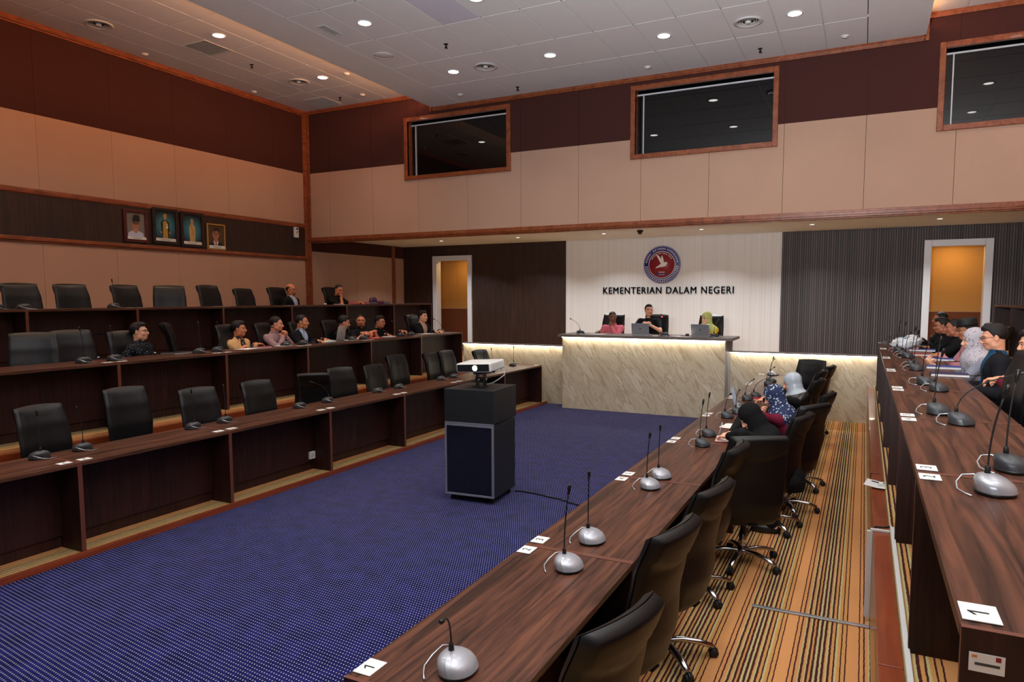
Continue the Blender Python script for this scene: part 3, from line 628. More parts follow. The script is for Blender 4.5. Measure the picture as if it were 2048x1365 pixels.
chair(-6.735, 7.13, .05, 136, 'black leather chair turned its back to the aisle in the front left row', g)
g = 'black chairs of the middle left row'
for i, (x, y, a, l) in enumerate([(-8.45, 4.54, -28, 0), (-8.5, 4.96, -5, .01), (-8.5, 5.62, 0, -.03), (-8.42, 6.14, 48, .06), (-8.42, 7.12, 10, 0), (-8.42, 7.8, 15, .0), (-8.42, 8.5, 15, 0), (-8.44, 9.3, 10, 0), (-8.42, 9.95, 0, 0), (-8.5, 10.5, 0, 0), (-8.42, 11.75, 3, .03)]):
    chair(x, y, .69, a, 'black leather chair behind the middle left row, %s from the near end' % ORD[i], g, l)
g = 'black chairs of the top left row'
for i, (x, y, a, l) in enumerate([(-10.2, 5.32, 0, 0), (-10.2, 5.98, 0, 0), (-10.2, 6.78, 6, 0), (-10.2, 7.57, -32, 0), (-10.2, 8.27, 8, .02), (-10.2, 9.02, 8, -.03), (-10.2, 9.82, 5, 0), (-10.2, 11.3, 5, .02)]):
    chair(x, y, 1.28, a, 'black leather chair in the top left row, %s from the near end' % ORD[i], g, l)
g = 'black chairs of the front right row'
for i, (x, y, a, l) in enumerate([(-.665, 2.14, 165, -.02), (-.71, 3.05, 169, 0), (-.68, 3.82, 169, .0), (-.73, 4.84, 176, .02), (-.65, 5.3, 118, 0), (-.42, 6.5, 168, .0), (-.36, 7.02, 150, .02), (-.29, 8.12, 172, 0), (-.46, 9.4, 170, 0), (-.48, 10.55, 172, 0), (-.72, 12.25, 252, 0), (-.4, 11.35, 170, 0)]):
    chair(x, y, .05, a, 'black leather chair behind the front right row, %s from the near end' % ORD[i], g, l)
g = 'black chairs at the head desk'
for x, a, s in ((-4.65, -90, 'person in a pink shirt'), (-3.74, -88, 'person in a black polo shirt'), (-2.66, -90, 'person in a yellow-green headscarf')):
    chair(x, 13.72, .65, a, 'black leather chair behind the %s at the head desk' % s, g, .08)
g = 'black chairs of the upper right row'
for i, (x, y, a, s) in enumerate([(1.12, 6.0, 188, 'hiding the person in maroon sleeves at the right edge'), (1.72, 7.5, 180, 'of the person in a dark blazer over a blue shirt'), (1.72, 8.62, 180, 'of the person in a patterned grey-white headscarf'), (1.72, 9.45, 180, 'of the person in a black cap'), (1.72, 10.9, 180, 'of the short haired person without glasses on the right'), (1.72, 12.3, 180, 'at the far end of the upper right row')]):
    chair(x, y, .69, a, 'black leather chair '+s, g)

# ---------------------------------------------------------------- projector on its cabinet
t = thing('projector_cabinet', 'tall black cabinet on casters with aluminium framed glass door', 'cabinet', (-3.98, 6.17, 0), R(4))
Wc, Dc = .572, .555
def bxp(par, name, a, c, mt, bev=.003): b = MB(); b.box(a, c, mt); return link(name, b.mesh(name, bev), par)
bxp(t, 'body', (0, .0, .065), (Wc, Dc, .845), CABB); bxp(t, 'upper_box', (-.004, -.02, .86), (Wc+.004, Dc+.02, 1.21), CABB)
b = MB(); b.box((.0, -.022, .845), (Wc, 0.01, .86), ALU); link('pull_rail', b.mesh('pull_rail'), t)
d = MB(); fr = .022
for a, c in (((0, .07), (fr, .84)), ((Wc-fr, .07), (Wc, .84)), ((fr, .07), (Wc-fr, .07+fr)), ((fr, .84-fr), (Wc-fr, .84))): d.box((a[0], -.024, a[1]), (c[0], -.003, c[1]), ALU)
dr = link('door', d.mesh('door', .002), t); bxp(dr, 'glass', (fr, -.018, .07+fr), (Wc-fr, -.012, .84-fr), GLASS_B, 0)
for x in (.06, Wc-.06):
    for y in (.05, Dc-.06):
        b = MB()
        for s in (-1, 1): b.lathe([(0, -.01), (.024, -.01), (.027, -.006), (.027, .006), (.024, .01), (0, .01)], RUB, c=(x+s*.013, y, .0275), n=14, M=Matrix.Rotation(R(90), 4, 'Y'))
        b.box((x-.02, y-.02, .05), (x+.02, y+.02, .066), DARKMET); link('caster', b.mesh('caster'), t)
PX, PY, PZ = -3.71, 6.45, 1.21
t = thing('projector', 'white video projector with glowing lens on a black tilting bracket', 'projector', (PX, PY, PZ), R(2))
b = MB(); TLT = Matrix.Translation((0, 0, .225))@Matrix.Rotation(R(-3), 4, 'Y')@Matrix.Rotation(R(3), 4, 'X')
b.box((-.215, -.15, -.05), (.2, .2, .05), WHITE, TLT)
body = link('housing', b.mesh('housing', .018, 3), t)
b = MB(); b.box((-.2, -.157, -.038), (.185, -.147, .038), BLACK, TLT); link('front_grille', b.mesh('front_grille', .006), t)
LENS = mat('lit_projector_lens', (1, 1, 1, 1), .2, emit=(.93, 1, .88, 1), es=14)
b = MB(); b.lathe([(.038, 0), (.038, .012), (.031, .014), (.029, .002)], BLACK, c=TLT@Vector((.02, -.156, 0)), M=TLT.to_3x3().to_4x4()@Matrix.Rotation(R(90), 4, 'X'), n=24, caps=False); link('lens_ring', b.mesh('lens_ring'), t)
b = MB(); b.lathe([(0, .016), (.02, .013), (.029, .006)], LENS, c=TLT@Vector((.02, -.156, 0)), M=TLT.to_3x3().to_4x4()@Matrix.Rotation(R(90), 4, 'X'), n=24); link('lens', b.mesh('lens'), t)
b = MB()
for i in range(9):
    for j in range(6): b.box((.199, -.115+.028*i, -.032+.0115*j), (.2015, -.097+.028*i, -.026+.0115*j), GRIL, TLT)
link('vent_slots', b.mesh('vent_slots'), t)
b = MB(); b.box((-.06, -.07, .0), (.06, .07, .012), BLACK); b.box((-.05, -.012, .01), (-.038, .05, .15), BLACK); b.box((.038, -.012, .01), (.05, .05, .15), BLACK); b.box((-.045, -.03, .06), (.045, .06, .1), DARKMET)
b.box((-.14, -.03, .155), (.14, -.01, .175), BLACK); b.box((-.14, .06, .155), (.14, .08, .175), BLACK); b.box((-.06, -.05, .14), (.06, .09, .16), BLACK)
b.lathe([(0, 0), (.016, 0), (.016, .012), (0, .014)], CHROME, c=(.052, .02, .08), M=Matrix.Rotation(R(90), 4, 'Y'), n=12); b.lathe([(0, 0), (.016, 0), (.016, .012), (0, .014)], CHROME, c=(0, -.03, .08), M=Matrix.Rotation(R(90), 4, 'X'), n=12)
link('bracket', b.mesh('bracket', .002), t)
b = MB(); b.tube([(.12, .17, .2), (.19, .2, .17), (.2, .19, .12), (.14, .17, .07), (.08, .14, .03), (.03, .1, .016)], .006, GRIL, 8); link('cable', b.mesh('cable'), t)
b = MB(); b.tube([(-3.45, 6.76, .008), (-3.35, 6.78, .008), (-3.2, 6.76, .009), (-3.05, 6.72, .009), (-2.86, 6.68, .009), (-2.7, 6.6, .009), (-2.5, 6.55, .009), (-2.2, 6.58, .009), (-1.9, 6.5, .009), (-1.66, 6.46, .009)], .0085, RUB, 8)
tag(link('power_cable', b.mesh('power_cable')), 'thick black cable across the blue carpet from the cabinet', 'cable')

# ---------------------------------------------------------------- wall pictures, emblem, lettering, wall devices
BLUEP = mat('royal_blue_enamel', srgb(36, 40, 128), .4); REDP = mat('crimson_enamel', srgb(140, 26, 44), .4); WHT = mat('white_enamel', srgb(224, 222, 220), .5)
t = thing('wall_emblem', 'round blue and crimson emblem with a white dove on the white wall', 'emblem', (-4.245, YR-.012, 2.93))
RX = Matrix.Rotation(R(90), 4, 'X')
b = MB(); b.lathe([(0, -.012), (.43, -.012), (.435, -.006), (.435, .01), (.43, .014), (0, .014)], BLUEP, n=72, M=RX); link('outer_disc', b.mesh('outer_disc'), t)
b = MB(); b.lathe([(.30, .014), (.30, .017), (.313, .017), (.313, .014)], WHT, n=72, M=RX, caps=False); b.lathe([(.418, .014), (.418, .0165), (.424, .0165), (.424, .014)], WHT, n=72, M=RX, caps=False)
for s in (-1, 1): b.lathe([(0, .018), (.017, .018), (.017, .014)], WHT, c=(s*.368, 0, .065), n=16, M=RX)
link('white_ring', b.mesh('white_ring'), t)
b = MB(); b.lathe([(0, .0155), (.30, .0155), (.30, .012)], REDP, n=64, M=RX); link('red_field', b.mesh('red_field'), t)
def arc_text(s, r, size, a0, a1, mt, name, y=-.0185):
    """capital letters set along an arc, from angle a0 to a1 (degrees, 90 = top)"""
    b = MB(); n = len(s)
    for i, ch in enumerate(s):
        if ch == ' ': continue
        me = text_mesh(ch, size, .0012, mt, 'letter'); a = R(a0+(a1-a0)*i/(n-1)); ca, sa = math.cos(a), math.sin(a)
        vs = []
        for v in me.vertices:
            u, w_ = v.co.x, v.co.y; vs.append((r*ca+u*sa+w_*ca, y-v.co.z, r*sa-u*ca+w_*sa))
        b.add(vs, [list(p.vertices) for p in me.polygons], mt); bpy.data.meshes.remove(me)
    return link(name, b.mesh(name), t)
arc_text('AGENSI ANTIDADAH KEBANGSAAN', .366, .062, 163, 17, WHT, 'outer_lettering')
arc_text('NATIONAL ANTI-DRUGS AGENCY', .262, .042, 150, 30, WHT, 'inner_lettering')
b = MB()   # wreath of leaves round the lower half
for k in range(22):
    for s in (-1, 1):
        a = R(188+k*164/21); r = .366+s*.02; c = Vector((r*math.cos(a), 0, r*math.sin(a))); d = a+math.pi/2*(1 if k > 10 else -1)+s*(.6 if k > 10 else -.6)
        dv = Vector((math.cos(d), 0, math.sin(d))); nv = Vector((-dv.z, 0, dv.x)); L_ = .028; W_ = .011
        b.add([c-dv*L_+Vector((0, -.018, 0)), c+nv*W_+Vector((0, -.018, 0)), c+dv*L_+Vector((0, -.018, 0)), c-nv*W_+Vector((0, -.018, 0))], [(0, 1, 2, 3)], WHT)
link('leaf_wreath', b.mesh('leaf_wreath'), t)
def flat(b, poly, y0, y1, mt, sc_=1, off=(0, 0)): b.prism([(p*sc_+off[0], q*sc_+off[1]) for p, q in poly], 'y', y0, y1, mt)
b = MB()
flat(b, [(-.02, .02), (-.115, .19), (-.135, .255), (-.1, .225), (-.07, .2), (-.02, .14), (.02, .07), (.035, .0)], -.0185, -.015, WHT)
flat(b, [(-.01, .09), (-.012, .2), (.0, .215), (.03, .15), (.05, .06), (.03, .0)], -.0195, -.0186, WHT)
flat(b, [(-.06, -.01), (-.02, .03), (.03, .035), (.07, .055), (.1, .06), (.13, .04), (.12, .025), (.11, -.0), (.08, -.035), (.03, -.05), (-.03, -.055), (-.12, -.075), (-.15, -.085), (-.13, -.05), (-.09, -.03)], -.02, -.0196, WHT)
link('dove', b.mesh('dove'), t)
me = text_mesh('NADA', .05, .001, WHT, 'inner_lettering'); link('name_lettering', me, t, (0, -.018, -.175), (R(90), 0, 0))
b = MB(); flat(b, [(-.14, -.19), (-.12, -.155), (-.105, -.19), (-.07, -.215), (.07, -.215), (.105, -.19), (.12, -.155), (.14, -.19), (.11, -.235), (.05, -.252), (-.05, -.252), (-.11, -.235)], -.018, -.0155, BLUEP); link('scroll', b.mesh('scroll'), t)
me = text_mesh('MALAYSIA', .032, .001, WHT, 'scroll_lettering'); link('scroll_lettering', me, t, (0, -.019, -.234), (R(90), 0, 0))
t = thing('wall_sign', 'black raised capitals naming the ministry on the white wall', 'sign', (-4.145, YR-.02, 2.33))
me = text_mesh('KEMENTERIAN DALAM NEGERI', .2, .012, mat('black_sign_letters', srgb(16, 16, 20), .35), 'lettering', extra={'space_character': 1.16})
xs = [v.co.x for v in me.vertices]; k = 3.06/(max(xs)-min(xs)); zs = [v.co.y for v in me.vertices]; k2 = .155/(max(zs)-min(zs))
for v in me.vertices: v.co.x *= k; v.co.y *= k2
bl = MB()
for dx, dz in ((-.0032, 0), (.0032, 0), (0, .0022), (0, -.0022)): bl.add([(v.co.x+dx, v.co.y+dz, v.co.z) for v in me.vertices], [list(p.vertices) for p in me.polygons], MATS['black_sign_letters'])
link('lettering', bl.mesh('lettering', fix=False), t, (0, 0, 0), (R(90), 0, 0))
# framed portraits: the sitter laid in low relief bands of colour
def pmat(n, c): return MATS.get(n) or mat(n, c, .5)
FR_R = wood('mahogany_frame', srgb(60, 16, 12), srgb(100, 32, 24), (6, 6, 6), .3); FR_D = wood('dark_walnut_frame', srgb(26, 14, 10), srgb(52, 30, 22), (6, 6, 6), .3); FR_G = mat('gilt_frame', srgb(186, 140, 76), .4, .4)
SKIN_P = pmat('painted_skin', srgb(178, 124, 98)); HAIR_P = pmat('painted_black', srgb(20, 18, 18)); TEAL = mat('painted_teal_backdrop', srgb(20, 70, 84), .5)
def radial(m, c1, c2, rr):
    nt = m.node_tree; b_ = nt.nodes['Principled BSDF']; tc = nt.nodes.new('ShaderNodeTexCoord'); ln = nt.nodes.new('ShaderNodeVectorMath'); ln.operation = 'LENGTH'
    r = nt.nodes.new('ShaderNodeValToRGB'); r.color_ramp.elements[0].color = c1; r.color_ramp.elements[1].color = c2; r.color_ramp.elements[1].position = rr
    nt.links.new(tc.outputs['Object'], ln.inputs[0]); nt.links.new(ln.outputs['Value'], r.inputs[0]); nt.links.new(r.outputs[0], b_.inputs['Base Color'])
radial(TEAL, srgb(70, 150, 168), srgb(10, 30, 42), .26)
def ell(cx, cy, rx, ry, n=24, a0=0, a1=360): return [(cx+rx*math.cos(R(a0+(a1-a0)*i/n)), cy+ry*math.sin(R(a0+(a1-a0)*i/n))) for i in range(n if a1-a0 == 360 else n+1)]
def portrait(y0, y1, z0, z1, frame, fw_, back, shapes, label, w_cap=.07):
    cy, cz = (y0+y1)/2, (z0+z1)/2; W_, H_ = (y1-y0)/2, (z1-z0)/2
    t = thing('framed_portrait', label, 'framed picture', (XL+.014, cy, cz), R(90), 'framed portraits on the left wall')
    # local x runs towards the camera side (-world y), local -y out of the wall
    b = MB()
    for a, c in (((-W_, -H_), (-W_+fw_, H_)), ((W_-fw_, -H_), (W_, H_)), ((-W_+fw_, -H_), (W_-fw_, -H_+fw_)), ((-W_+fw_, H_-fw_), (W_-fw_, H_))): b.box((a[0], -.035, a[1]), (c[0], 0, c[1]), frame)
    link('frame', b.mesh('frame', .006), t)
    iw, ih = W_-fw_, H_-fw_
    b = MB(); b.box((-iw, -.012, -ih), (iw, -.002, ih), back)
    for i, (poly, m_) in enumerate(shapes): b.prism([(max(-iw, min(iw, p*iw)), max(-ih, min(ih, q*ih))) for p, q in poly], 'y', -.0125-.0006*i-.0005, -.0125-.0006*i+.0005, m_)
    k = len(shapes); b.box((-iw, -.013-.0006*k, -ih), (iw, -.0125-.0006*k+.0003, -ih+2*ih*w_cap*1.6), PAPER)
    link('photograph', b.mesh('photograph'), t)
    b = MB()
    for j, wl in enumerate((.62, .4)): b.box((-iw*wl, -.0142-.0006*k, -ih+ih*w_cap*(2.1-j*1.1)-.0025), (iw*wl, -.0131-.0006*k, -ih+ih*w_cap*(2.1-j*1.1)+.0025), INK)
    link('caption_lines', b.mesh('caption_lines'), t)
WB, LILAC, GOLD, CREAM = pmat('painted_grey_backdrop', srgb(122, 116, 108)), pmat('painted_pale_blue', srgb(190, 200, 224)), pmat('painted_gold', srgb(176, 140, 44)), pmat('painted_pale_gold', srgb(190, 158, 108))
OLIVE = pmat('painted_olive_backdrop', srgb(84, 64, 34)); LIPP = pmat('painted_lip', srgb(140, 70, 62)); GREYH = pmat('painted_grey_hair', srgb(150, 146, 142)); REDT = pmat('painted_red_tie', srgb(186, 24, 30)); WHP = pmat('painted_white', srgb(226, 226, 226))
def face(cx, cy, rx, ry, glasses, mous=None, hair=HAIR_P):
    s = [(ell(cx, cy, rx, ry), SKIN_P), (ell(cx-rx, cy, rx*.14, ry*.2), SKIN_P), (ell(cx+rx, cy, rx*.14, ry*.2), SKIN_P)]
    for q in (-1, 1): s.append((ell(cx+q*rx*.42, cy+ry*.14, rx*.14, ry*.05), HAIR_P)); s.append(([(cx+q*rx*.2, cy+ry*.3), (cx+q*rx*.65, cy+ry*.3), (cx+q*rx*.6, cy+ry*.36), (cx+q*rx*.25, cy+ry*.36)], HAIR_P))
    s.append(([(cx-rx*.1, cy-ry*.2), (cx+rx*.1, cy-ry*.2), (cx, cy+ry*.1)], LIPP)); s.append((ell(cx, cy-ry*.45, rx*.32, ry*.07), LIPP))
    if mous: s.append(([(cx-rx*.35, cy-ry*.36), (cx+rx*.35, cy-ry*.36), (cx+rx*.2, cy-ry*.25), (cx-rx*.2, cy-ry*.25)], mous))
    if glasses:
        for q in (-1, 1):
            o_ = ell(cx+q*rx*.44, cy+ry*.12, rx*.36, ry*.17, 20); i_ = ell(cx+q*rx*.44, cy+ry*.12, rx*.3, ry*.13, 20)
            for k in range(20): s.append(([o_[k], o_[(k+1) % 20], i_[(k+1) % 20], i_[k]], HAIR_P))
    return s
portrait(7.75, 8.2, 3.15, 3.72, FR_R, .055, WB, [([(-.95, -1), (-.8, -.5), (-.35, -.35), (0, -.28), (.35, -.35), (.8, -.5), (.95, -1)], LILAC), ([(-.28, -.1), (.28, -.1), (.25, -.45), (0, -.52), (-.25, -.45)], SKIN_P)]+face(0, .12, .36, .42, True, GREYH)+[([(-.38, .35), (.38, .35), (.34, .78), (.2, .84), (-.2, .84), (-.34, .78)], HAIR_P)], 'mahogany framed portrait of a person in black cap and pale blue shirt', .06)
portrait(8.29, 8.81, 3.16, 3.81, FR_D, .055, TEAL, [([(-.3, -1), (-.38, -.3), (-.42, .25), (-.18, .42), (.18, .42), (.4, .25), (.42, -.3), (.3, -1)], HAIR_P), ([(-.26, -1), (-.2, .3), (0, .38), (.2, .3), (.26, -1)], GOLD), (ell(.18, -.05, .1, .1), WHP), (ell(.2, .12, .06, .06), WHP), (ell(-.42, -.42, .08, .07), SKIN_P), (ell(.42, -.42, .08, .07), SKIN_P), (ell(0, .56, .13, .15), SKIN_P), ([(-.16, .62), (.16, .62), (.18, .76), (0, .86), (-.16, .74)], GOLD), (ell(0, .49, .07, .03), GREYH)], 'dark framed portrait of a person in black and gold ceremonial dress', .06)
portrait(8.86, 9.37, 3.14, 3.8, FR_D, .055, TEAL, [([(-.26, -1), (-.3, -.3), (-.3, .2), (-.14, .38), (.14, .38), (.32, .2), (.34, -.3), (.28, -1)], CREAM), ([(-.2, .3), (-.08, .36), (.2, -.3), (.1, -.36)], GOLD), (ell(0, .55, .15, .2), CREAM), (ell(0, .54, .09, .13), SKIN_P), (ell(-.02, -.32, .1, .06), SKIN_P)], 'dark framed portrait of a person in pale gold dress and headscarf', .06)
portrait(9.43, 9.86, 3.12, 3.63, FR_G, .03, OLIVE, [([(-1, -1), (-.9, -.62), (-.3, -.42), (.3, -.42), (.9, -.62), (1, -1)], HAIR_P), ([(-.26, -.3), (.26, -.3), (.3, -.5), (0, -1), (-.3, -.5)], WHP), ([(-.07, -.5), (.07, -.5), (.1, -1), (-.1, -1)], REDT), ([(-.22, -.1), (.22, -.1), (.2, -.42), (0, -.5), (-.2, -.42)], SKIN_P)]+face(0, .2, .4, .46, True)+[(ell(0, .52, .42, .26, 24, 0, 180)+[(-.4, .45), (-.25, .58), (.3, .58), (.4, .45)], HAIR_P)], 'small gilt framed portrait of a person in dark suit and red tie', .08)
t = thing('air_freshener', 'white air freshener dispenser on the dark wall band', 'air freshener', (XL+.012, 11.78, 3.64), R(90))
b = MB(); b.box((-.06, -.07, -.12), (.06, 0, .12), WHITE); link('housing', b.mesh('housing', .02, 3), t); b = MB(); b.box((-.03, -.073, .06), (.03, -.068, .1), mat('blue_label', srgb(40, 70, 160), .5)); link('blue_label', b.mesh('blue_label'), t)
b = MB(); b.prism([(-.02, -.02), (.03, .02), (.02, .03), (-.03, -.005)], 'y', -.0725, -.069, BLACK); link('logo_stroke', b.mesh('logo_stroke'), t)
t = thing('power_socket', 'white power socket low on the front left desk panel', 'socket', (-6.079, 6.36, .235), R(90))
b = MB(); b.box((-.045, -.03, -.045), (.045, 0, .045), WHITE); link('socket_box', b.mesh('socket_box', .004), t); b = MB()
for x, z in ((-.015, -.01), (.015, -.01), (0, .014)): b.box((x-.004, -.0315, z-.006), (x+.004, -.0295, z+.006), BLACK)
link('socket_holes', b.mesh('socket_holes'), t)
# cable trunking on the right
def trunk(name, a, c, label):
    b = MB(); b.box(a, c, WHITE); tag(link(name, b.mesh(name, .002)), label, 'cable trunking', 'white cable trunking')
trunk('cable_trunking', (.07, 4.9, .08), (.104, 4.925, .66), 'white cable trunking running down the timber riser')
trunk('cable_trunking', (.201, -1, .6905), (.223, 4.93, .708), 'long white cable trunking on the edge of the upper tier')
trunk('cable_trunking', (.09, 4.9, .6605), (.2, 4.925, .675), 'short white cable trunking across the top of the timber step')
b = MB(); b.box((-.62, 4.79, .0505), (.104, 4.825, .062), ALU); tag(link('floor_trunking', b.mesh('floor_trunking', .003)), 'grey cable trunking across the striped carpet', 'cable trunking', 'white cable trunking')
b = MB(); b.tube([(.1, 4.92, .665), (.12, 4.97, .672), (.17, 4.98, .672), (.21, 4.94, .695), (.215, 4.9, .712)], .006, RUB, 8); tag(link('black_cable', b.mesh('black_cable')), 'short black cable loop over the timber step', 'cable')
# paper notice with print, lying over the step
BP = mat('leaflet_blue_print', srgb(60, 90, 150), .6); OP = mat('leaflet_orange_print', srgb(214, 130, 70), .6)
t = thing('leaflet', 'printed leaflet lying across the timber step', 'leaflet', (.18, 6.1, .661), R(-8)); b = MB()
b.grid(lambda u, v: (-.12+.3*u, -.11+.22*v, .001+.02*(1-u)**2*1.4+(.03*max(0, u-.3)), ), 10, 4, PAPER); link('sheet', b.mesh('sheet', fix=False), t)
b = MB()
for (u0, v0, u1, v1, m_) in ((.12, .7, .3, .85, INK), (.4, .7, .55, .9, BP), (.3, .3, .6, .6, GRIL), (.62, .6, .8, .85, OP), (.65, .15, .8, .35, OP), (.84, .1, .95, .9, INK)):
    f = lambda u, v: (-.12+.3*u, -.11+.22*v, .0025+.02*(1-u)**2*1.4+(.03*max(0, u-.3))); b.add([f(u0, v0), f(u1, v0), f(u1, v1), f(u0, v1)], [(0, 1, 2, 3)], m_)
link('print', b.mesh('print', fix=False), t)
t = thing('asset_sticker', 'white asset sticker on the end panel of the near right desk', 'sticker', (.265, 1.7185, 1.385)); b = MB(); b.box((-.033, -.001, -.021), (.033, 0, .021), PAPER); link('sticker_paper', b.mesh('sticker_paper'), t)
b = MB(); b.box((-.022, -.0014, -.006), (.024, -.0009, .0), GUN); b.box((.016, -.0014, .008), (.026, -.0009, .018), REDP); b.box((-.028, -.0014, .01), (-.018, -.0009, .016), OP); link('print', b.mesh('print'), t)
t = thing('angle_clip', 'small black angle clip on the timber step', 'bracket', (.105, 6.55, .661)); b = MB(); b.box((-.004, -.02, -.06), (0, .02, 0), BLACK); b.box((-.004, -.02, 0), (.07, -.012, .003), BLACK); link('clip', b.mesh('clip'), t)
# ---------------------------------------------------------------- people: smooth distance fields turned into meshes
def _n(v): v = np.array(v, float); return v/np.linalg.norm(v)
class Field:
    def __init__(s, lo, hi, h):
        s.lo = np.array(lo, float); s.h = h; s.n = np.maximum(3, np.ceil((np.array(hi)-s.lo)/h).astype(int)+1); s.D = np.full(s.n, .3, np.float32)
        s.ax = [s.lo[i]+h*np.arange(s.n[i]) for i in range(3)]
    def sub(s, lo, hi):
        a = np.clip(np.floor((np.array(lo)-s.lo)/s.h).astype(int), 0, s.n-1); b = np.clip(np.ceil((np.array(hi)-s.lo)/s.h).astype(int)+1, 1, s.n)
        sl = tuple(slice(a[i], max(b[i], a[i]+1)) for i in range(3)); X, Y, Z = np.meshgrid(*[s.ax[i][sl[i]] for i in range(3)], indexing='ij', sparse=True); return sl, X, Y, Z
    def comb(s, sl, d, k, op):
        A = s.D[sl]
        if op == 'u': hh = np.maximum(k-np.abs(A-d), 0)/k; s.D[sl] = np.minimum(A, d)-hh*hh*k*.25
        else: d = -d; hh = np.maximum(k-np.abs(A-d), 0)/k; s.D[sl] = np.maximum(A, d)+hh*hh*k*.25
    def cap(s, a, b, ra, rb=None, k=.02, op='u', sq=None):
        rb = ra if rb is None else rb; a = np.array(a, float); b = np.array(b, float); m = max(ra, rb)+k+.03
        sl, X, Y, Z = s.sub(np.minimum(a, b)-m, np.maximum(a, b)+m); ba = b-a; L = max(1e-9, ba@ba)
        t = np.clip(((X-a[0])*ba[0]+(Y-a[1])*ba[1]+(Z-a[2])*ba[2])/L, 0, 1)
        d = np.sqrt((X-a[0]-t*ba[0])**2+(Y-a[1]-t*ba[1])**2+(Z-a[2]-t*ba[2])**2)-(ra+(rb-ra)*t); s.comb(sl, d.astype(np.float32), k, op)
    def ell(s, c, r, k=.02, op='u', M=None):
        c = np.array(c, float); r = np.array(r, float); m = r.max()+k+.03; sl, X, Y, Z = s.sub(c-m, c+m)
        x, y, z = X-c[0], Y-c[1], Z-c[2]
        if M is not None: x, y, z = [M[0, i]*x+M[1, i]*y+M[2, i]*z for i in range(3)]
        k0 = np.sqrt((x/r[0])**2+(y/r[1])**2+(z/r[2])**2); k1 = np.sqrt((x/r[0]**2)**2+(y/r[1]**2)**2+(z/r[2]**2)**2)
        s.comb(sl, (k0*(k0-1)/np.maximum(k1, 1e-6)).astype(np.float32), k, op)
    def plane(s, fn, k=.006):   # keep where fn <= 0
        X, Y, Z = np.meshgrid(*s.ax, indexing='ij', sparse=True); d = (fn(X, Y, Z)+0*s.D).astype(np.float32); hh = np.maximum(k-np.abs(s.D-d), 0)/k; s.D = np.maximum(s.D, d)+hh*hh*k*.25
    def mesh(s):
        D = s.D.copy()
        for i in range(3):
            sl = [slice(None)]*3
            for e in (0, -1): sl[i] = e; D[tuple(sl)] = np.maximum(D[tuple(sl)], .001)
        C8 = [D[i:D.shape[0]-1+i, j:D.shape[1]-1+j, k:D.shape[2]-1+k] for i in (0, 1) for j in (0, 1) for k in (0, 1)]
        neg = sum((c < 0).astype(np.int8) for c in C8); act = (neg > 0) & (neg < 8); idx = np.full(act.shape, -1, np.int64); ii = np.argwhere(act); idx[act] = np.arange(len(ii))
        V = np.stack([c[act] for c in C8], 1); off = np.array([(i, j, k) for i in (0, 1) for j in (0, 1) for k in (0, 1)], float); acc = np.zeros((len(ii), 3)); cnt = np.zeros(len(ii))
        for p in range(8):
            for q in range(p+1, 8):
                if abs(off[p]-off[q]).sum() == 1:
                    a, b = V[:, p], V[:, q]; cr = (a < 0) != (b < 0); t = np.where(cr, a/np.where(cr, a-b, 1), 0); acc += np.where(cr[:, None], off[p]+(off[q]-off[p])*t[:, None], 0); cnt += cr
        P = s.lo+(ii+acc/cnt[:, None])*s.h; F = []
        for axx in range(3):
            a1, a2 = [(1, 2), (2, 0), (0, 1)][axx]; sl0 = [slice(None)]*3; sl1 = [slice(None)]*3; sl0[axx] = slice(0, -1); sl1[axx] = slice(1, None)
            A, B = D[tuple(sl0)], D[tuple(sl1)]; e = np.argwhere((A < 0) != (B < 0)); e = e[(e[:, a1] > 0) & (e[:, a2] > 0) & (e[:, a1] < D.shape[a1]-1) & (e[:, a2] < D.shape[a2]-1)]
            if not len(e): continue
            f = []
            for d1, d2 in ((0, 0), (-1, 0), (-1, -1), (0, -1)): g = e.copy(); g[:, a1] += d1; g[:, a2] += d2; f.append(idx[g[:, 0], g[:, 1], g[:, 2]])
            f = np.stack(f, 1); flip = A[e[:, 0], e[:, 1], e[:, 2]] > 0; f[flip] = f[flip][:, ::-1]; F.append(f)
        F = np.concatenate(F)[:, ::-1] if F else np.zeros((0, 4), int); return P, F[(F >= 0).all(1)]
def np_mesh(name, parts, mt, cols=None):
    """parts = [(verts, faces, colours)] joined into one mesh"""
    P = np.concatenate([p[0] for p in parts]); o = 0; Fs = []
    for p in parts: Fs.append(p[1]+o); o += len(p[0])
    F = np.concatenate(Fs); me = bpy.data.meshes.new(name); me.vertices.add(len(P)); me.vertices.foreach_set('co', P.astype(np.float32).ravel())
    me.loops.add(F.size); me.loops.foreach_set('vertex_index', F.astype(np.int32).ravel()); me.polygons.add(len(F))
    me.polygons.foreach_set('loop_start', np.arange(0, F.size, 4, dtype=np.int32)); me.polygons.foreach_set('loop_total', np.full(len(F), 4, np.int32)); me.polygons.foreach_set('use_smooth', np.ones(len(F), bool))
    me.update(calc_edges=True); me.validate()
    if parts[0][2] is not None:
        c = np.concatenate([p[2] for p in parts]); c = np.concatenate([c, np.ones((len(c), 1))], 1); at = me.color_attributes.new('Col', 'FLOAT_COLOR', 'POINT'); at.data.foreach_set('color', c.astype(np.float32).ravel())
    me.materials.append(mt); return me
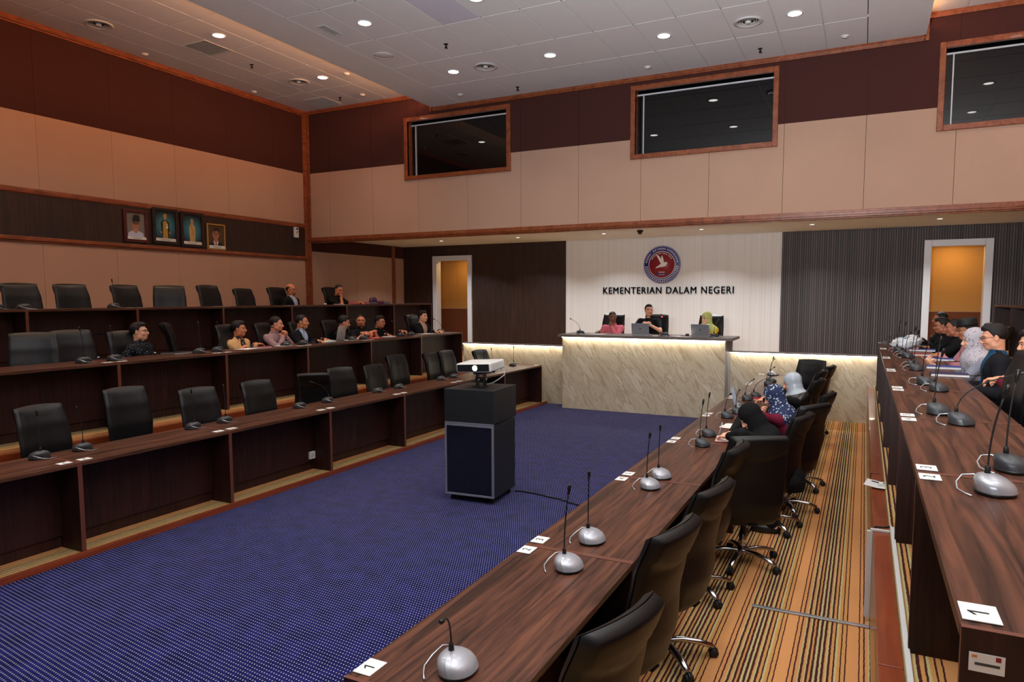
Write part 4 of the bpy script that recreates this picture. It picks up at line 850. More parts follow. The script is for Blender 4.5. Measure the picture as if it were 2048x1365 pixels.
def attr_mat(name, rough, sub=0, spec=.4, pattern=None, bump=((13, 13, 8), .9, .012)):
    m = mat(name, (.5, .5, .5, 1), rough, spec=spec, bump=bump); nt = m.node_tree; b = nt.nodes['Principled BSDF']; a = nt.nodes.new('ShaderNodeAttribute'); a.attribute_name = 'Col'
    out = a.outputs['Color']
    if pattern:
        tc = nt.nodes.new('ShaderNodeTexCoord'); kind, c2, sc_ = pattern[:3]; mx = nt.nodes.new('ShaderNodeMix'); mx.data_type = 'RGBA'; mx.inputs['B'].default_value = c2; nt.links.new(out, mx.inputs['A'])
        if kind == 'stripe':
            sp = nt.nodes.new('ShaderNodeSeparateXYZ'); nt.links.new(tc.outputs['Object'], sp.inputs[0]); v = nt.nodes.new('ShaderNodeMath'); v.operation = 'MULTIPLY'; v.inputs[1].default_value = sc_
            ad = nt.nodes.new('ShaderNodeMath'); ad.operation = 'MULTIPLY_ADD'; ad.inputs[1].default_value = .8; nt.links.new(sp.outputs['Y'], ad.inputs[0]); nt.links.new(sp.outputs['X'], ad.inputs[2]); nt.links.new(ad.outputs[0], v.inputs[0])
            f = nt.nodes.new('ShaderNodeMath'); f.operation = 'FRACT'; nt.links.new(v.outputs[0], f.inputs[0]); g = nt.nodes.new('ShaderNodeMath'); g.operation = 'LESS_THAN'; g.inputs[1].default_value = .35; nt.links.new(f.outputs[0], g.inputs[0]); fac = g.outputs[0]
        else:
            vo = nt.nodes.new('ShaderNodeTexVoronoi'); vo.inputs['Scale'].default_value = sc_; nt.links.new(tc.outputs['Object'], vo.inputs['Vector']); g = nt.nodes.new('ShaderNodeMath'); g.operation = 'LESS_THAN'; g.inputs[1].default_value = pattern[3]; nt.links.new(vo.outputs['Distance'], g.inputs[0]); fac = g.outputs[0]
        nt.links.new(fac, mx.inputs['Factor']); out = mx.outputs['Result']
    nt.links.new(out, b.inputs['Base Color'])
    if sub: b.inputs['Subsurface Weight'].default_value = sub; b.inputs['Subsurface Radius'].default_value = (.01, .004, .002); b.inputs['Subsurface Scale'].default_value = .5
    return m
SKIN = attr_mat('skin', .55, spec=.35, bump=((120, 120, 120), .25, .002)); CLOTH = attr_mat('woven_cloth', .85, spec=.2); HAIR = attr_mat('hair', .5, spec=.35, bump=((90, 260, 90), .9, .004))
CL_STR = attr_mat('striped_shirt_cloth', .85, spec=.2, pattern=('stripe', srgb(128, 96, 102), 45)); CL_SPK = attr_mat('speckled_vest_cloth', .8, spec=.2, pattern=('dot', srgb(140, 150, 180), 45, .22))
CL_BAT = attr_mat('batik_cloth', .8, spec=.2, pattern=('dot', srgb(196, 148, 96), 22, .3)); CL_FLO = attr_mat('floral_cloth', .8, spec=.2, pattern=('dot', srgb(226, 184, 40), 18, .38))
SC_BLU = attr_mat('flower_print_scarf', .8, spec=.2, pattern=('dot', srgb(184, 194, 206), 34, .3)); SC_GRY = attr_mat('dotted_pale_scarf', .8, spec=.2, pattern=('dot', srgb(64, 62, 84), 48, .22))
SC_SIL = attr_mat('shiny_silver_scarf', .3, spec=.7)
LENSM = mat('spectacle_frame', srgb(24, 22, 24), .35)
def rotm(yaw, pitch=0, roll=0):
    """columns = right, forward, up of a head turned by yaw about z, nodding down by pitch"""
    a, p, r = R(yaw), R(pitch), R(roll)
    Rz = np.array([[math.cos(a), -math.sin(a), 0], [math.sin(a), math.cos(a), 0], [0, 0, 1]]); Rx = np.array([[1, 0, 0], [0, math.cos(-p), -math.sin(-p)], [0, math.sin(-p), math.cos(-p)]]); Ry = np.array([[math.cos(r), 0, math.sin(r)], [0, 1, 0], [-math.sin(r), 0, math.cos(r)]])
    return Rz@Rx@Ry
def lin(c): return np.array(srgb(*c)[:3])
def head_parts(N, skin, mous=0, beard=0, h=.005, female=False):
    """N = neck base in the head's frame"""
    f = Field((-.105, -.125, min(-.2, N[2]-.02)), (.105, .135, .135), h)
    f.ell((0, -.016, .03), (.074, .094, .084), k=.01); f.ell((0, .022, -.028), (.06, .068, .08), k=.03); f.ell((0, .05, -.086), (.032, .034, .026), k=.03)
    for s in (-1, 1):
        f.ell((s*.036, .052, -.03), (.026, .028, .024), k=.02); f.ell((s*.05, .01, -.07), (.02, .03, .028), k=.025)
        f.cap((s*.012, .084, .022), (s*.048, .068, .02), .010, .008, k=.012)
    f.cap((0, .086, .006), (0, .104, -.03), .007, .0125, k=.010); f.ell((0, .098, -.036), (.017, .012, .009), k=.006)
    for s in (-1, 1):
        f.ell((s*.031, .094, .002), (.015, .012, .009), k=.008, op='s'); f.ell((s*.031, .074, .002), (.013, .0125, .0125), k=.002)
        f.ell((s*.076, -.006, -.008), (.008, .02, .031), k=.006, M=rotm(s*-18)); f.ell((s*.086, -.002, -.006), (.006, .010, .017), k=.004, op='s')
    f.ell((0, .088, -.058), (.025, .010, .0065), k=.006); f.ell((0, .087, -.069), (.021, .010, .0065), k=.006); f.cap((-.024, .098, -.0633), (.024, .098, -.0633), .002, k=.004, op='s')
    f.cap((0, -.022, -.05), N+np.array([0, 0, 0.]), .054 if not female else .048, .06 if not female else .052, k=.02)
    P, F = f.mesh(); c = np.tile(lin(skin), (len(P), 1)); x, y, z = P.T; ax = abs(x)
    def blend(mask, col, a=1): c[mask] = c[mask]*(1-a)+np.array(col)*a
    dk = lin(skin)*.0+lin((26, 18, 16))
    lipm = (ax < .026*(1-((z+.0635)/.016)**2*.4)) & (abs(z+.0635) < .0125) & (y > .078); blend(lipm, lin(skin)*np.array([.62, .42, .42]), .8)
    eye = ((ax-.031)**2/.0135**2+(z-.002)**2/.0075**2 < 1) & (y > .066); blend(eye, lin((150, 140, 132))); blend(((ax-.031)**2+(z-.002)**2 < .0078**2) & (y > .066), dk)
    lid = eye ^ (((ax-.031)**2/.0165**2+(z-.003)**2/.010**2 < 1) & (y > .062)); blend(lid, lin(skin)*.35, .7)
    brow = (ax > .012) & (ax < .052) & (abs(z-.0235+(ax-.03)**2*6) < .0045) & (y > .05); blend(brow, dk, .85)
    cheek = ((ax-.04)**2+(z+.03)**2 < .022**2) & (y > .04); blend(cheek, lin(skin)*np.array([1.05, .82, .8]), .35)
    if mous: blend((ax < .030) & (abs(z+.0478+ax*.12) < .0055) & (y > .07), dk, mous)
    if beard: blend((y > .05) & (z < -.076) & (ax < .03), dk, beard); blend((ax > .024) & (ax < .034) & (z < -.045) & (z > -.085) & (y > .05), dk, beard*.6)
    return P, F, c
def hair_part(style, h=.005):
    f = Field((-.105, -.14, -.1), (.105, .12, .155), h)
    vol = dict(short=.003, neat=.007, thick=.011, bald=.002, buzz=.001).get(style, .006)
    f.ell((0, -.016, .032), (.075+vol*.6, .096+vol*.6, .085+vol), k=.01)
    if style in ('neat', 'thick'): f.ell((.008, .04, .09), (.05, .045, .026+vol*.4), k=.03)
    def cut(x, y, z):
        top = .066 if style != 'bald' else .5
        hz = np.where(y > .045, top+(y-.045)*.0, np.where(y > .012, np.interp(y, [.012, .045], [.0, top]), np.where(y > -.03, np.interp(y, [-.03, .012], [-.02, .0]), np.interp(y, [-.1, -.03], [-.062, -.02]))))
        d = (hz-z)*.7
        if style == 'bald': d = np.maximum(d, z-.062+np.maximum(0, -y-.05)*.6)
        if style in ('short', 'buzz'): d = np.maximum(d, (y-.062))
        return d
    X, Y, Z = np.meshgrid(*f.ax, indexing='ij', sparse=True); f.D = f.D+(.0012*np.sin(X*230+Z*60)*np.cos(Y*150+X*90)+.0008*np.sin(Y*310+Z*200)).astype(np.float32)
    f.plane(cut, .01); f.ell((0, -.012, .02), (.066, .086, .078), k=.004, op='s'); return f.mesh()
def glasses_mb(Rh, H):
    b = MB(); T = lambda p: tuple(Rh@np.array(p)+H)
    for s in (-1, 1):
        b.tube([T((s*.032+.0215*math.cos(R(a)), .103-.006*abs(math.cos(R(a))), .0+.0155*math.sin(R(a)))) for a in range(0, 361, 30)], .0018, LENSM, 5)
        b.tube([T((s*.053, .1, .006)), T((s*.072, .08, .008)), T((s*.078, .02, .006)), T((s*.078, -.01, .0))], .0018, LENSM, 5)
    b.tube([T((-.011, .106, .004)), T((.011, .106, .004))], .0018, LENSM, 5); return b
def hand_parts(W, fd, nd, curl, side, skin, spread=.0, point=False):
    """W wrist, fd finger direction, nd the way the palm faces"""
    f = Field((-.075, -.05, -.085), (.075, .2, .04), .0045)
    f.cap((0, -.045, 0), (0, .01, 0), .024, .025, k=.012); f.ell((0, .045, .0), (.038, .052, .0155), k=.015)
    for i, (x, L_, r) in enumerate(((-.029, .066, .0083), (-.0095, .078, .0088), (.0095, .083, .009), (.029, .073, .009))):
        x *= 1 if side < 0 else 1; p = np.array([x, .088-.004*abs(i-2), 0.]); a = 0.; cu = curl*(1+.12*(i-1.5)*-1); cu = .1 if (point and i == 3) else cu
        for j, fr in enumerate((.44, .31, .25)):
            a += R(8+cu*(62 if j else 55)); q = p+L_*fr*np.array([spread*(x/.03)*.3, math.cos(a), -math.sin(a)]); f.cap(p, q, r*(1-.05*j), r*(.95-.07*j), k=.004); p = q
    p = np.array([.030, .012, -.004]); q = p+np.array([.027, .028, -.012]); s2 = q+np.array([.008-.02*curl, .03, -.012-.015*curl]); f.cap(p, q, .0125, .0105, k=.012); f.cap(q, s2, .0105, .0085, k=.004)
    P, F = f.mesh(); P = P.copy()
    if side < 0: P[:, 0] *= -1; F = F[:, ::-1]
    fy = _n(fd); nz = -np.array(nd, float); nz = _n(nz-fy*(nz@fy)); fx = np.cross(fy, nz); M = np.stack([fx, fy, nz], 1)
    # side +1 is the right hand: with the palm down its thumb lies on -x, so mirror
    P[:, 0] *= -1; F = F[:, ::-1]
    c = np.tile(lin(skin), (len(P), 1)); return P@M.T+W, F, c
def ik(S, W, pole, l1=.285, l2=.25):
    d = W-S; L = np.linalg.norm(d)
    if L > l1+l2-.01: W = S+d/L*(l1+l2-.01); d = W-S; L = np.linalg.norm(d)
    L = max(L, abs(l1-l2)+.03); a = (l1*l1-l2*l2+L*L)/(2*L); hh = math.sqrt(max(1e-6, l1*l1-a*a)); u = d/np.linalg.norm(d); pl = np.array(pole, float); pl -= u*(pl@u); return S+u*a+_n(pl)*hh, W
def person(label, head, floor, tf, hf, pitch=0, roll=0, lean=0, pose=None, skin=(176, 124, 96), hair='neat', hcol=(22, 18, 17), top=(30, 30, 32), topmat=None, sleeve='long', inner=None, trous=(28, 28, 32),
           glasses=False, scarf=None, scarfmat=None, cap=False, mous=0, beard=0, female=False, tz=.765, size=1., watch=None, extra=None, group=None, jacket=False, girth=1., scarf_low=None):
    """tf, hf = the way torso and head face, degrees from +x; pose = {'R': (wrist, fingers, palm, curl[, pole]), 'L': ...} in the torso frame, wrist relative to the neck base, or height above the floor with a 4th entry"""
    skin = tuple(min(236, v*1.15+6) for v in skin)
    t = thing('person', label, 'person', (head[0], head[1], floor), R(tf-90), group)
    H = np.array([0, 0, head[2]-floor]); Rh = rotm(hf-tf, pitch, roll); la = R(lean); u = np.array([0, math.sin(la), math.cos(la)])
    N = H-np.array([0, .15*math.sin(la*.8)+.022, .15]); Ls = min(.54, max(.36, (N[2]-.50)/max(.3, u[2]))); P0 = N-u*Ls
    if P0[2] < .46: P0[2] = .5
    G = girth; rt = np.array([1, 0, 0]); fw = np.array([0, math.cos(la), -math.sin(la)])
    sw = .165 if female else .18
    S = {+1: N+rt*sw+u*-.075-fw*.005, -1: N-rt*sw+u*-.075-fw*.005}
    arms = {}
    for s, kx in ((1, 'R'), (-1, 'L')):
        e = (pose or {}).get(kx) or ((.16*s, .24, ('z', .63)), (-.3*s, 1, -.2), (0, 0, -1), .35)
        w_ = e[0]; z = w_[2][1] if isinstance(w_[2], tuple) else N[2]+w_[2]; W = np.array([w_[0], N[1]+w_[1], z]); pole = e[4] if len(e) > 4 else (.55*s, -.25, -1)
        E, W = ik(S[s], W, pole); arms[s] = (E, W, e)
    # body: one mesh
    kn = .30
    f = Field((-.36, min(P0[1], N[1])-.2, 0), (.36, max(N[1]+.5, P0[1]+.62), N[2]+.04), .013)
    def torso(f, g, k=.05):
        f.ell(P0+u*.0, (.15*G+g, .115*G+g, .115+g), k=.01); f.ell(P0+u*Ls*.32+fw*.012*G, (.135*G+g, .108*G+g, .13+g), k=k, M=np.stack([rt, fw, u], 1)); f.ell(P0+u*Ls*.68, (.15*G+g, .105*G+g, .15+g), k=k, M=np.stack([rt, fw, u], 1))
        f.cap(S[-1]*.92+N*.08-u*.0, S[1]*.92+N*.08-u*.0, .05+g, k=.04); f.cap(N-u*.05, N+u*.005, .062+g*.6, .055+g*.6, k=.04)
        if female: 
            for s in (-1, 1): f.ell(P0+u*Ls*.62+rt*s*.062+fw*.085, (.05+g, .04+g, .05+g), k=.05)
    torso(f, -.012)
    hips = {s: P0+rt*s*.085-np.array([0, 0, .02]) for s in (-1, 1)}; knees = {s: np.array([s*.12, P0[1]+kn, .47]) for s in (-1, 1)}; ank = {s: np.array([s*.12, P0[1]+kn-.16, .09]) for s in (-1, 1)}
    for s in (-1, 1):
        f.cap(hips[s], knees[s], .07, .05, k=.03); f.cap(knees[s], ank[s], .05, .035, k=.03); f.cap(ank[s]-np.array([0, .03, .04]), ank[s]+np.array([0, .13, -.055]), .035, .03, k=.02)
    fa = Field((-.5, min(P0[1], N[1])-.25, .35), (.5, N[1]+.62, N[2]+.25), .011)
    for s in (-1, 1):
        E, W, e = arms[s]; fa.cap(S[s], E, .044, .036, k=.02); fa.cap(E, W, .037, .025, k=.02)
    parts = []
    for g in (f, fa): P, F = g.mesh(); parts.append((P, F, np.tile(lin(skin), (len(P), 1))))
    Nh = Rh.T@(N-H); P, F, c = head_parts(Nh, skin, mous, beard, female=female); parts.append((P@Rh.T+H, F, c))
    for s in (-1, 1):
        E, W, e = arms[s]; parts.append(hand_parts(W, e[1], e[2], e[3], s, skin, .2, point=len(e) > 5))
    body = link('body', np_mesh('body', parts, SKIN), t)
    # clothing
    f = Field((-.48, min(P0[1], N[1])-.24, .38), (.48, N[1]+.62, N[2]+.12), .0105)
    torso(f, .006 if not jacket else .014)
    for s in (-1, 1):
        E, W, e = arms[s]; g = .008 if not jacket else .014
        if sleeve == 'long': f.cap(S[s], E, (.043 if female else .05)+g, .041+g, k=.05); f.cap(E, E+(W-E)*.93, .043+g, .031+g, k=.02)
        else: f.cap(S[s], S[s]+(E-S[s])*.62, .055+g, .05+g, k=.03)
    f.cap(P0-np.array([0, 0, .02]), P0-np.array([0, 0, .06]), .14, k=.02)
    f.ell(N+u*.075+np.array([0, .012, 0]), (.06, .06, .05), k=.008, op='s')
    if not female:
        for a in range(-150, 151, 25):
            A_, B_ = [N+u*(.012+.018*math.cos(R(q))*-1+.012)+rt*.066*math.sin(R(q))-fw*.062*math.cos(R(q)) for q in (a, a+25)]
            if a+25 <= 150: f.cap(A_, B_, .0105, k=.008)
    P, F = f.mesh(); c = np.tile(lin(top), (len(P), 1)); q = P-N; fy = q@fw; fz = q@u; fx = q@rt
    if inner is not None:   # open front over a shirt
        wv = np.clip((fz+.42)*.22, .006, .075) if jacket else np.clip((fz+.26)*.25, .0, .05); m_ = (fy > .02) & (abs(fx) < wv) & (fz < .03); c[m_] = lin(inner)
        col = (fz > -.012) & (abs(fx) < .07); c[col] = lin(inner)
    if extra: extra(P, c, fx, fy, fz, lin)
    tm = link('shirt' if not jacket else 'jacket', np_mesh('shirt', [(P, F, c)], topmat or CLOTH), t)
    f = Field((-.3, P0[1]-.2, .05), (.3, P0[1]+.6, .66), .015); f.ell(P0-np.array([0, 0, .02]), (.165*G, .135*G, .11), k=.01)
    for s in (-1, 1): f.cap(hips[s], knees[s], .085, .064, k=.03); f.cap(knees[s], ank[s], .064, .055, k=.03)
    P, F = f.mesh(); link('trousers' if not female else 'skirt', np_mesh('trousers', [(P, F, np.tile(lin(trous), (len(P), 1)))], CLOTH), t)
    for s in (-1, 1):
        b = MB(); c0 = ank[s]; b.grid(lambda u_, v_: (c0[0]+.046*math.cos(2*math.pi*u_)*math.sin(math.pi*v_)**.6, c0[1]+.045+.13*math.sin(2*math.pi*u_)*math.sin(math.pi*v_)**.6, max(.003, .035-.045*math.cos(math.pi*v_))), 16, 8, BLACK); link('shoe', b.mesh('shoe'), t)
    if scarf is not None:
        f = Field((-.27, min(-.2, N[1]-.22), N[2]-.30), (.27, max(.2, N[1]+.2), H[2]+.2), .009); c0 = H
        f.ell(H+Rh@np.array([0, -.016, .032]), (.088, .108, .098), k=.01, M=Rh); f.ell(H+Rh@np.array([0, .012, -.04]), (.078, .080, .09), k=.03, M=Rh)
        f.cap(H+Rh@np.array([0, -.03, -.08]), N+fw*.005, .078, .1, k=.05); f.ell(N-u*.07, (.215, .135, .115), k=.06, M=np.stack([rt, fw, u], 1)); f.cap(N-u*.05+fw*.06, N-u*.2+fw*.085, .085, .06, k=.05); f.cap(N-u*.05-fw*.06, N-u*.18-fw*.05, .09, .08, k=.05)
        for a in range(7):   # folds
            an = R(-60+a*20); f.cap(H+Rh@np.array([.07*math.sin(an), .06*math.cos(an), -.12]), N-u*.16+rt*.15*math.sin(an)+fw*.12*math.cos(an), .008, .012, k=.02)
        f.ell(H+Rh@np.array([0, .105, -.016]), (.052, .06, .074), k=.006, op='s', M=Rh); f.ell(H+Rh@np.array([0, .0, -.01]), (.074, .088, .104), k=.004, op='s', M=Rh)
        P, F = f.mesh(); cc = np.tile(lin(scarf), (len(P), 1))
        if scarf_low is not None: cc[(P-N)@u < .02] = lin(scarf_low)
        link('headscarf', np_mesh('headscarf', [(P, F, cc)], scarfmat or CLOTH), t)
    elif hair:
        P, F = hair_part(hair); link('hair', np_mesh('hair', [(P@Rh.T+H, F, np.tile(lin(hcol), (len(P), 1)))], HAIR), t)
    if cap:
        b = MB(); Mx = Matrix([[*Rh[i], H[i]] for i in range(3)]+[[0, 0, 0, 1]]); b.lathe([(1.0, .045), (1.03, .075), (.99, .12), (.9, .142), (.0, .146)], RUB, n=28, M=Matrix.Diagonal((.083, .106, 1, 1)), c=(0, -.01, 0)); b.v = [tuple(Mx@Vector(v)) for v in b.v]; link('cap', b.mesh('cap'), t)
    if glasses: link('glasses', glasses_mb(Rh, H).mesh('glasses'), t)
    if watch is not None:
        s, col = watch; E, W, e = arms[s]; d = _n(W-E); b = MB(); b.tube([W-d*.03, W-d*.012], .031, col, 14); link('wristwatch', b.mesh('wristwatch'), t)
    return t, arms, N
tabl = lambda x, y, f=(0, 1, -.1), c=.35, z=.80: ((x, y, ('z', z)), f, (0, 0, -1), c)
# ---------------------------------------------------------------- who sits where
FL = .69
person('person in black collarless shirt and dark speckled vest, glasses, looking right, middle left row', (-8.38, 5.77, 1.745), FL, 22, 36, pitch=-3, lean=-8, skin=(206, 146, 118), hair='neat', top=(20, 20, 24), topmat=CL_SPK, glasses=True, inner=(14, 14, 16), pose={'R': tabl(.2, .1, z=.62), 'L': tabl(-.2, .1, z=.62)}, girth=1.1)
person('person in tan patterned shirt with folded arms, middle left row', (-8.3, 7.28, 1.72), FL, 8, 34, lean=4, skin=(176, 112, 80), hair='thick', top=(222, 174, 120), topmat=CL_BAT, inner=(36, 38, 48), mous=.8,
       pose={'R': tabl(-.10, .25, (-1, .25, 0), .3, .80), 'L': tabl(.10, .22, (1, .25, 0), .3, .775)}, girth=1.08)
person('person in pinkish striped shirt resting hands before the mouth, middle left row', (-8.25, 7.96, 1.77), FL, 14, 38, pitch=4, lean=10, skin=(190, 128, 100), hair='short', top=(182, 148, 148), topmat=CL_STR,
       pose={'R': ((.035, .17, -.06), (-.35, .2, 1), (-1, 0, 0), .8, (.8, .3, -1)), 'L': ((-.035, .18, -.055), (.35, .2, 1), (1, 0, 0), .8, (-.8, .3, -1))}, watch=(-1, RUB))
person('person in dark blazer over a pale blue shirt, hand on a mouse, middle left row', (-8.22, 8.48, 1.785), FL, 14, 30, lean=5, skin=(178, 118, 84), hair='short', top=(18, 18, 24), jacket=True, inner=(176, 190, 214), pose={'R': tabl(.12, .36), 'L': tabl(-.22, .3, (-.2, 1, -.1), .4)})
person('person in black short sleeved shirt leaning in behind the open laptop, middle left row', (-8.24, 9.52, 1.745), FL, 30, 44, pitch=14, lean=14, skin=(176, 116, 90), hair='thick', top=(18, 18, 20), sleeve='short', pose={'R': tabl(.06, .42, (-.4, 1, 0), .7, .84), 'L': tabl(-.1, .36, (.4, 1, 0), .7, .855)}, girth=1.12)
person('bespectacled person in black shirt with goatee facing the camera, middle left row', (-8.2, 9.92, 1.76), FL, -26, -46, lean=5, skin=(178, 112, 82), hair='buzz', top=(18, 18, 20), sleeve='short', glasses=True, mous=.8, beard=.7, pose={'R': tabl(.02, .3, (-.7, .6, 0), .7, .86), 'L': tabl(-.16, .26, (.9, .4, 0), .5, .88)},
       extra=lambda P, c, x, y, z, l: c.__setitem__((x-(-.08))**2+(z+.1)**2 < .018**2, l((200, 70, 90))))
person('bespectacled person in black shirt leaning on the desk beside a note pad, middle left row', (-8.18, 10.45, 1.725), FL, 0, 4, pitch=4, lean=14, skin=(170, 106, 80), hair='neat', top=(18, 18, 20), sleeve='long', glasses=True, pose={'R': tabl(.12, .3, (-.4, .8, -.2), .5), 'L': tabl(-.2, .4, (-.1, 1, 0), .6, .855)},
       extra=lambda P, c, x, y, z, l: c.__setitem__((x-.08)**2+(z+.1)**2 < .018**2, l((190, 90, 120))))
person('person in black blazer over a beige collarless shirt writing, far end of middle left row', (-8.15, 11.82, 1.79), FL, 0, -2, lean=6, skin=(204, 146, 116), hair='thick', top=(16, 16, 18), jacket=True, inner=(196, 160, 136), pose={'R': tabl(.06, .34, (-.5, .8, -.2), .7), 'L': tabl(-.12, .36, (.5, .8, -.1), .4)})
person('balding person with glasses in black suit and tie, top left row', (-10.0, 10.05, 2.33), 1.28, 14, 12, lean=-4, skin=(168, 104, 74), hair='bald', top=(14, 14, 18), jacket=True, inner=(170, 176, 196), glasses=True, beard=.7, pose={'R': tabl(.2, .2, z=.6), 'L': tabl(-.2, .2, z=.6)})
person('person in black shirt resting the face on one hand, top left row', (-9.9, 11.3, 2.34), 1.28, 2, -12, pitch=14, lean=12, roll=-6, skin=(166, 104, 76), hair='buzz', hcol=(40, 34, 32), top=(16, 16, 18), sleeve='short', pose={'R': ((.02, .12, .0), (-.5, 0, 1), (0, -1, .2), .5, (.6, .5, -1)), 'L': tabl(-.2, .42, (.3, 1, 0), .3)})
# head desk
person('dark skinned person in pink shirt, hand at the chin, at the head desk', (-4.56, 13.3, 1.775), .65, -88, -66, lean=4, skin=(104, 66, 50), hair='buzz', top=(214, 110, 124), tz=.81, pose={'R': tabl(.22, .22, (.1, 1, 0), .3, .84), 'L': ((-.01, .13, -.04), (.25, -.05, 1), (.3, -1, 0), .75, (-.5, .6, -1))})
person('person in black polo shirt with joined hands and white wristwatch, middle of the head desk', (-3.81, 13.3, 1.92), .65, -85, -62, pitch=-4, lean=4, skin=(196, 140, 112), hair='neat', top=(16, 17, 20), sleeve='short', pose={'R': ((.05, .25, -.12), (-.8, .1, .35), (0, -.5, -.8), .5, (1, .2, -.8)), 'L': ((-.05, .25, -.12), (.8, .1, .35), (0, -.5, -.8), .5, (-1, .2, -.8))}, watch=(-1, WHITE), size=1.05, girth=1.1)
person('person in yellow green headscarf with hands joined under the chin, right end of head desk', (-2.68, 13.28, 1.775), .65, -98, -124, pitch=6, lean=6, skin=(210, 154, 126), top=(206, 170, 40), topmat=CL_FLO, female=True, hair=None, scarf=(196, 200, 122), pose={'R': ((.015, .13, -.06), (0, .1, 1), (-1, 0, 0), .25, (.7, .4, -1)), 'L': ((-.015, .13, -.06), (0, .1, 1), (1, 0, 0), .25, (-.7, .4, -1))})
# front right row, writing
F1 = .05
person('person in plain black headscarf bent over writing, front right row', (-.90, 6.52, 1.08), F1, 186, 186, pitch=42, lean=34, skin=(206, 148, 124), top=(18, 18, 20), female=True, hair=None, scarf=(14, 14, 16), trous=(18, 18, 20), pose={'R': tabl(.05, .25, (-.3, 1, -.2), .75, .86)+((.9, 0, .4),), 'L': tabl(-.13, .27, (.5, .8, -.1), .4, .86)+((-.9, 0, .4),)})
person('person in navy flower print headscarf and maroon top, front right row', (-.82, 7.62, 1.13), F1, 172, 176, pitch=26, lean=22, skin=(198, 142, 116), top=(106, 24, 48), female=True, hair=None, scarf=(42, 52, 84), scarfmat=SC_BLU, trous=(30, 20, 30), pose={'R': ((.05, .19, -.1), (-.2, .2, 1), (0, -1, 0), .6), 'L': tabl(-.14, .32, (.4, .8, -.1), .4, .86)+((-.9, 0, .3),)}, watch=(1, RUB))
person('person in shiny silver headscarf and black robe, front right row', (-.76, 8.98, 1.13), F1, 176, 182, pitch=18, lean=16, skin=(200, 142, 116), top=(14, 14, 16), female=True, hair=None, scarf=(176, 186, 196), scarf_low=(12, 12, 14), scarfmat=SC_SIL, trous=(14, 14, 16), pose={'R': tabl(.14, .34, (-.3, 1, -.1), .4, .86)+((.9, 0, .2),), 'L': tabl(-.14, .34, (.3, 1, -.1), .4, .86)+((-.9, 0, .2),)})
# upper right row
tab2 = lambda x, y, f=(0, 1, -.1), c=.35, z=.79: ((x, y, ('z', z)), f, (0, 0, -1), c)
person('person mostly hidden behind the others, far end of the upper right row', (1.12, 13.1, 1.81), FL, 184, 184, lean=6, skin=(146, 92, 66), hair='short', top=(18, 18, 20), pose={'R': tab2(.1, .3), 'L': tab2(-.1, .3)})
person('person in black with dark framed glasses, arms folded on the desk, far upper right row', (1.05, 11.95, 1.75), FL, 182, 184, pitch=6, lean=14, skin=(158, 100, 74), hair='neat', top=(16, 16, 19), glasses=True, pose={'R': tab2(.06, .32, (-.3, 1, .2), .7, .82), 'L': tab2(-.08, .36, (.2, 1, -.1), .4)})
person('person in black shirt without glasses, hand flat on the papers, upper right row', (1.08, 10.75, 1.765), FL, 178, 182, pitch=2, lean=8, skin=(150, 92, 68), hair='short', top=(16, 17, 19), pose={'R': tab2(.1, .35), 'L': tab2(-.1, .42, (.1, 1, -.1), .15)})
person('person in black oval cap and glasses behind the headscarf wearer, upper right row', (1.1, 9.6, 1.785), FL, 180, 184, pitch=8, lean=6, skin=(150, 96, 70), hair='short', top=(190, 130, 140), glasses=True, cap=True, pose={'R': tab2(.1, .3), 'L': tab2(-.1, .3)})
pw, arms_w, Nw = person('person in dotted pale grey headscarf holding up a phone, upper right row', (1.02, 8.36, 1.735), FL, 184, 184, pitch=8, lean=6, skin=(208, 156, 130), top=(142, 144, 158), female=True, hair=None, scarf=(186, 180, 188), scarfmat=SC_GRY, pose={'R': ((.05, .35, -.16), (-.2, .8, .6), (0, .3, .8), .5), 'L': ((-.04, .33, -.17), (.2, .8, .6), (0, .3, .8), .6)})
person('bespectacled person in dark blazer over a teal shirt, nearest to the right edge', (1.06, 7.42, 1.815), FL, 178, 182, pitch=12, lean=4, skin=(190, 134, 106), hair='neat', top=(24, 24, 30), jacket=True, inner=(34, 74, 104), glasses=True, girth=1.12, pose={'R': tab2(.16, .18, z=.66), 'L': tab2(-.16, .2, z=.66)})
person('person in maroon sleeves cut off by the right edge behind a dark chair', (1.24, 6.8, 1.8), FL, 176, 180, pitch=10, lean=10, skin=(206, 140, 110), hair='thick', top=(96, 26, 40), female=False, pose={'R': tab2(.08, .2, (-.4, 1, 0), .5, .81), 'L': tab2(-.1, .26, (.5, 1, 0), .5, .81)})

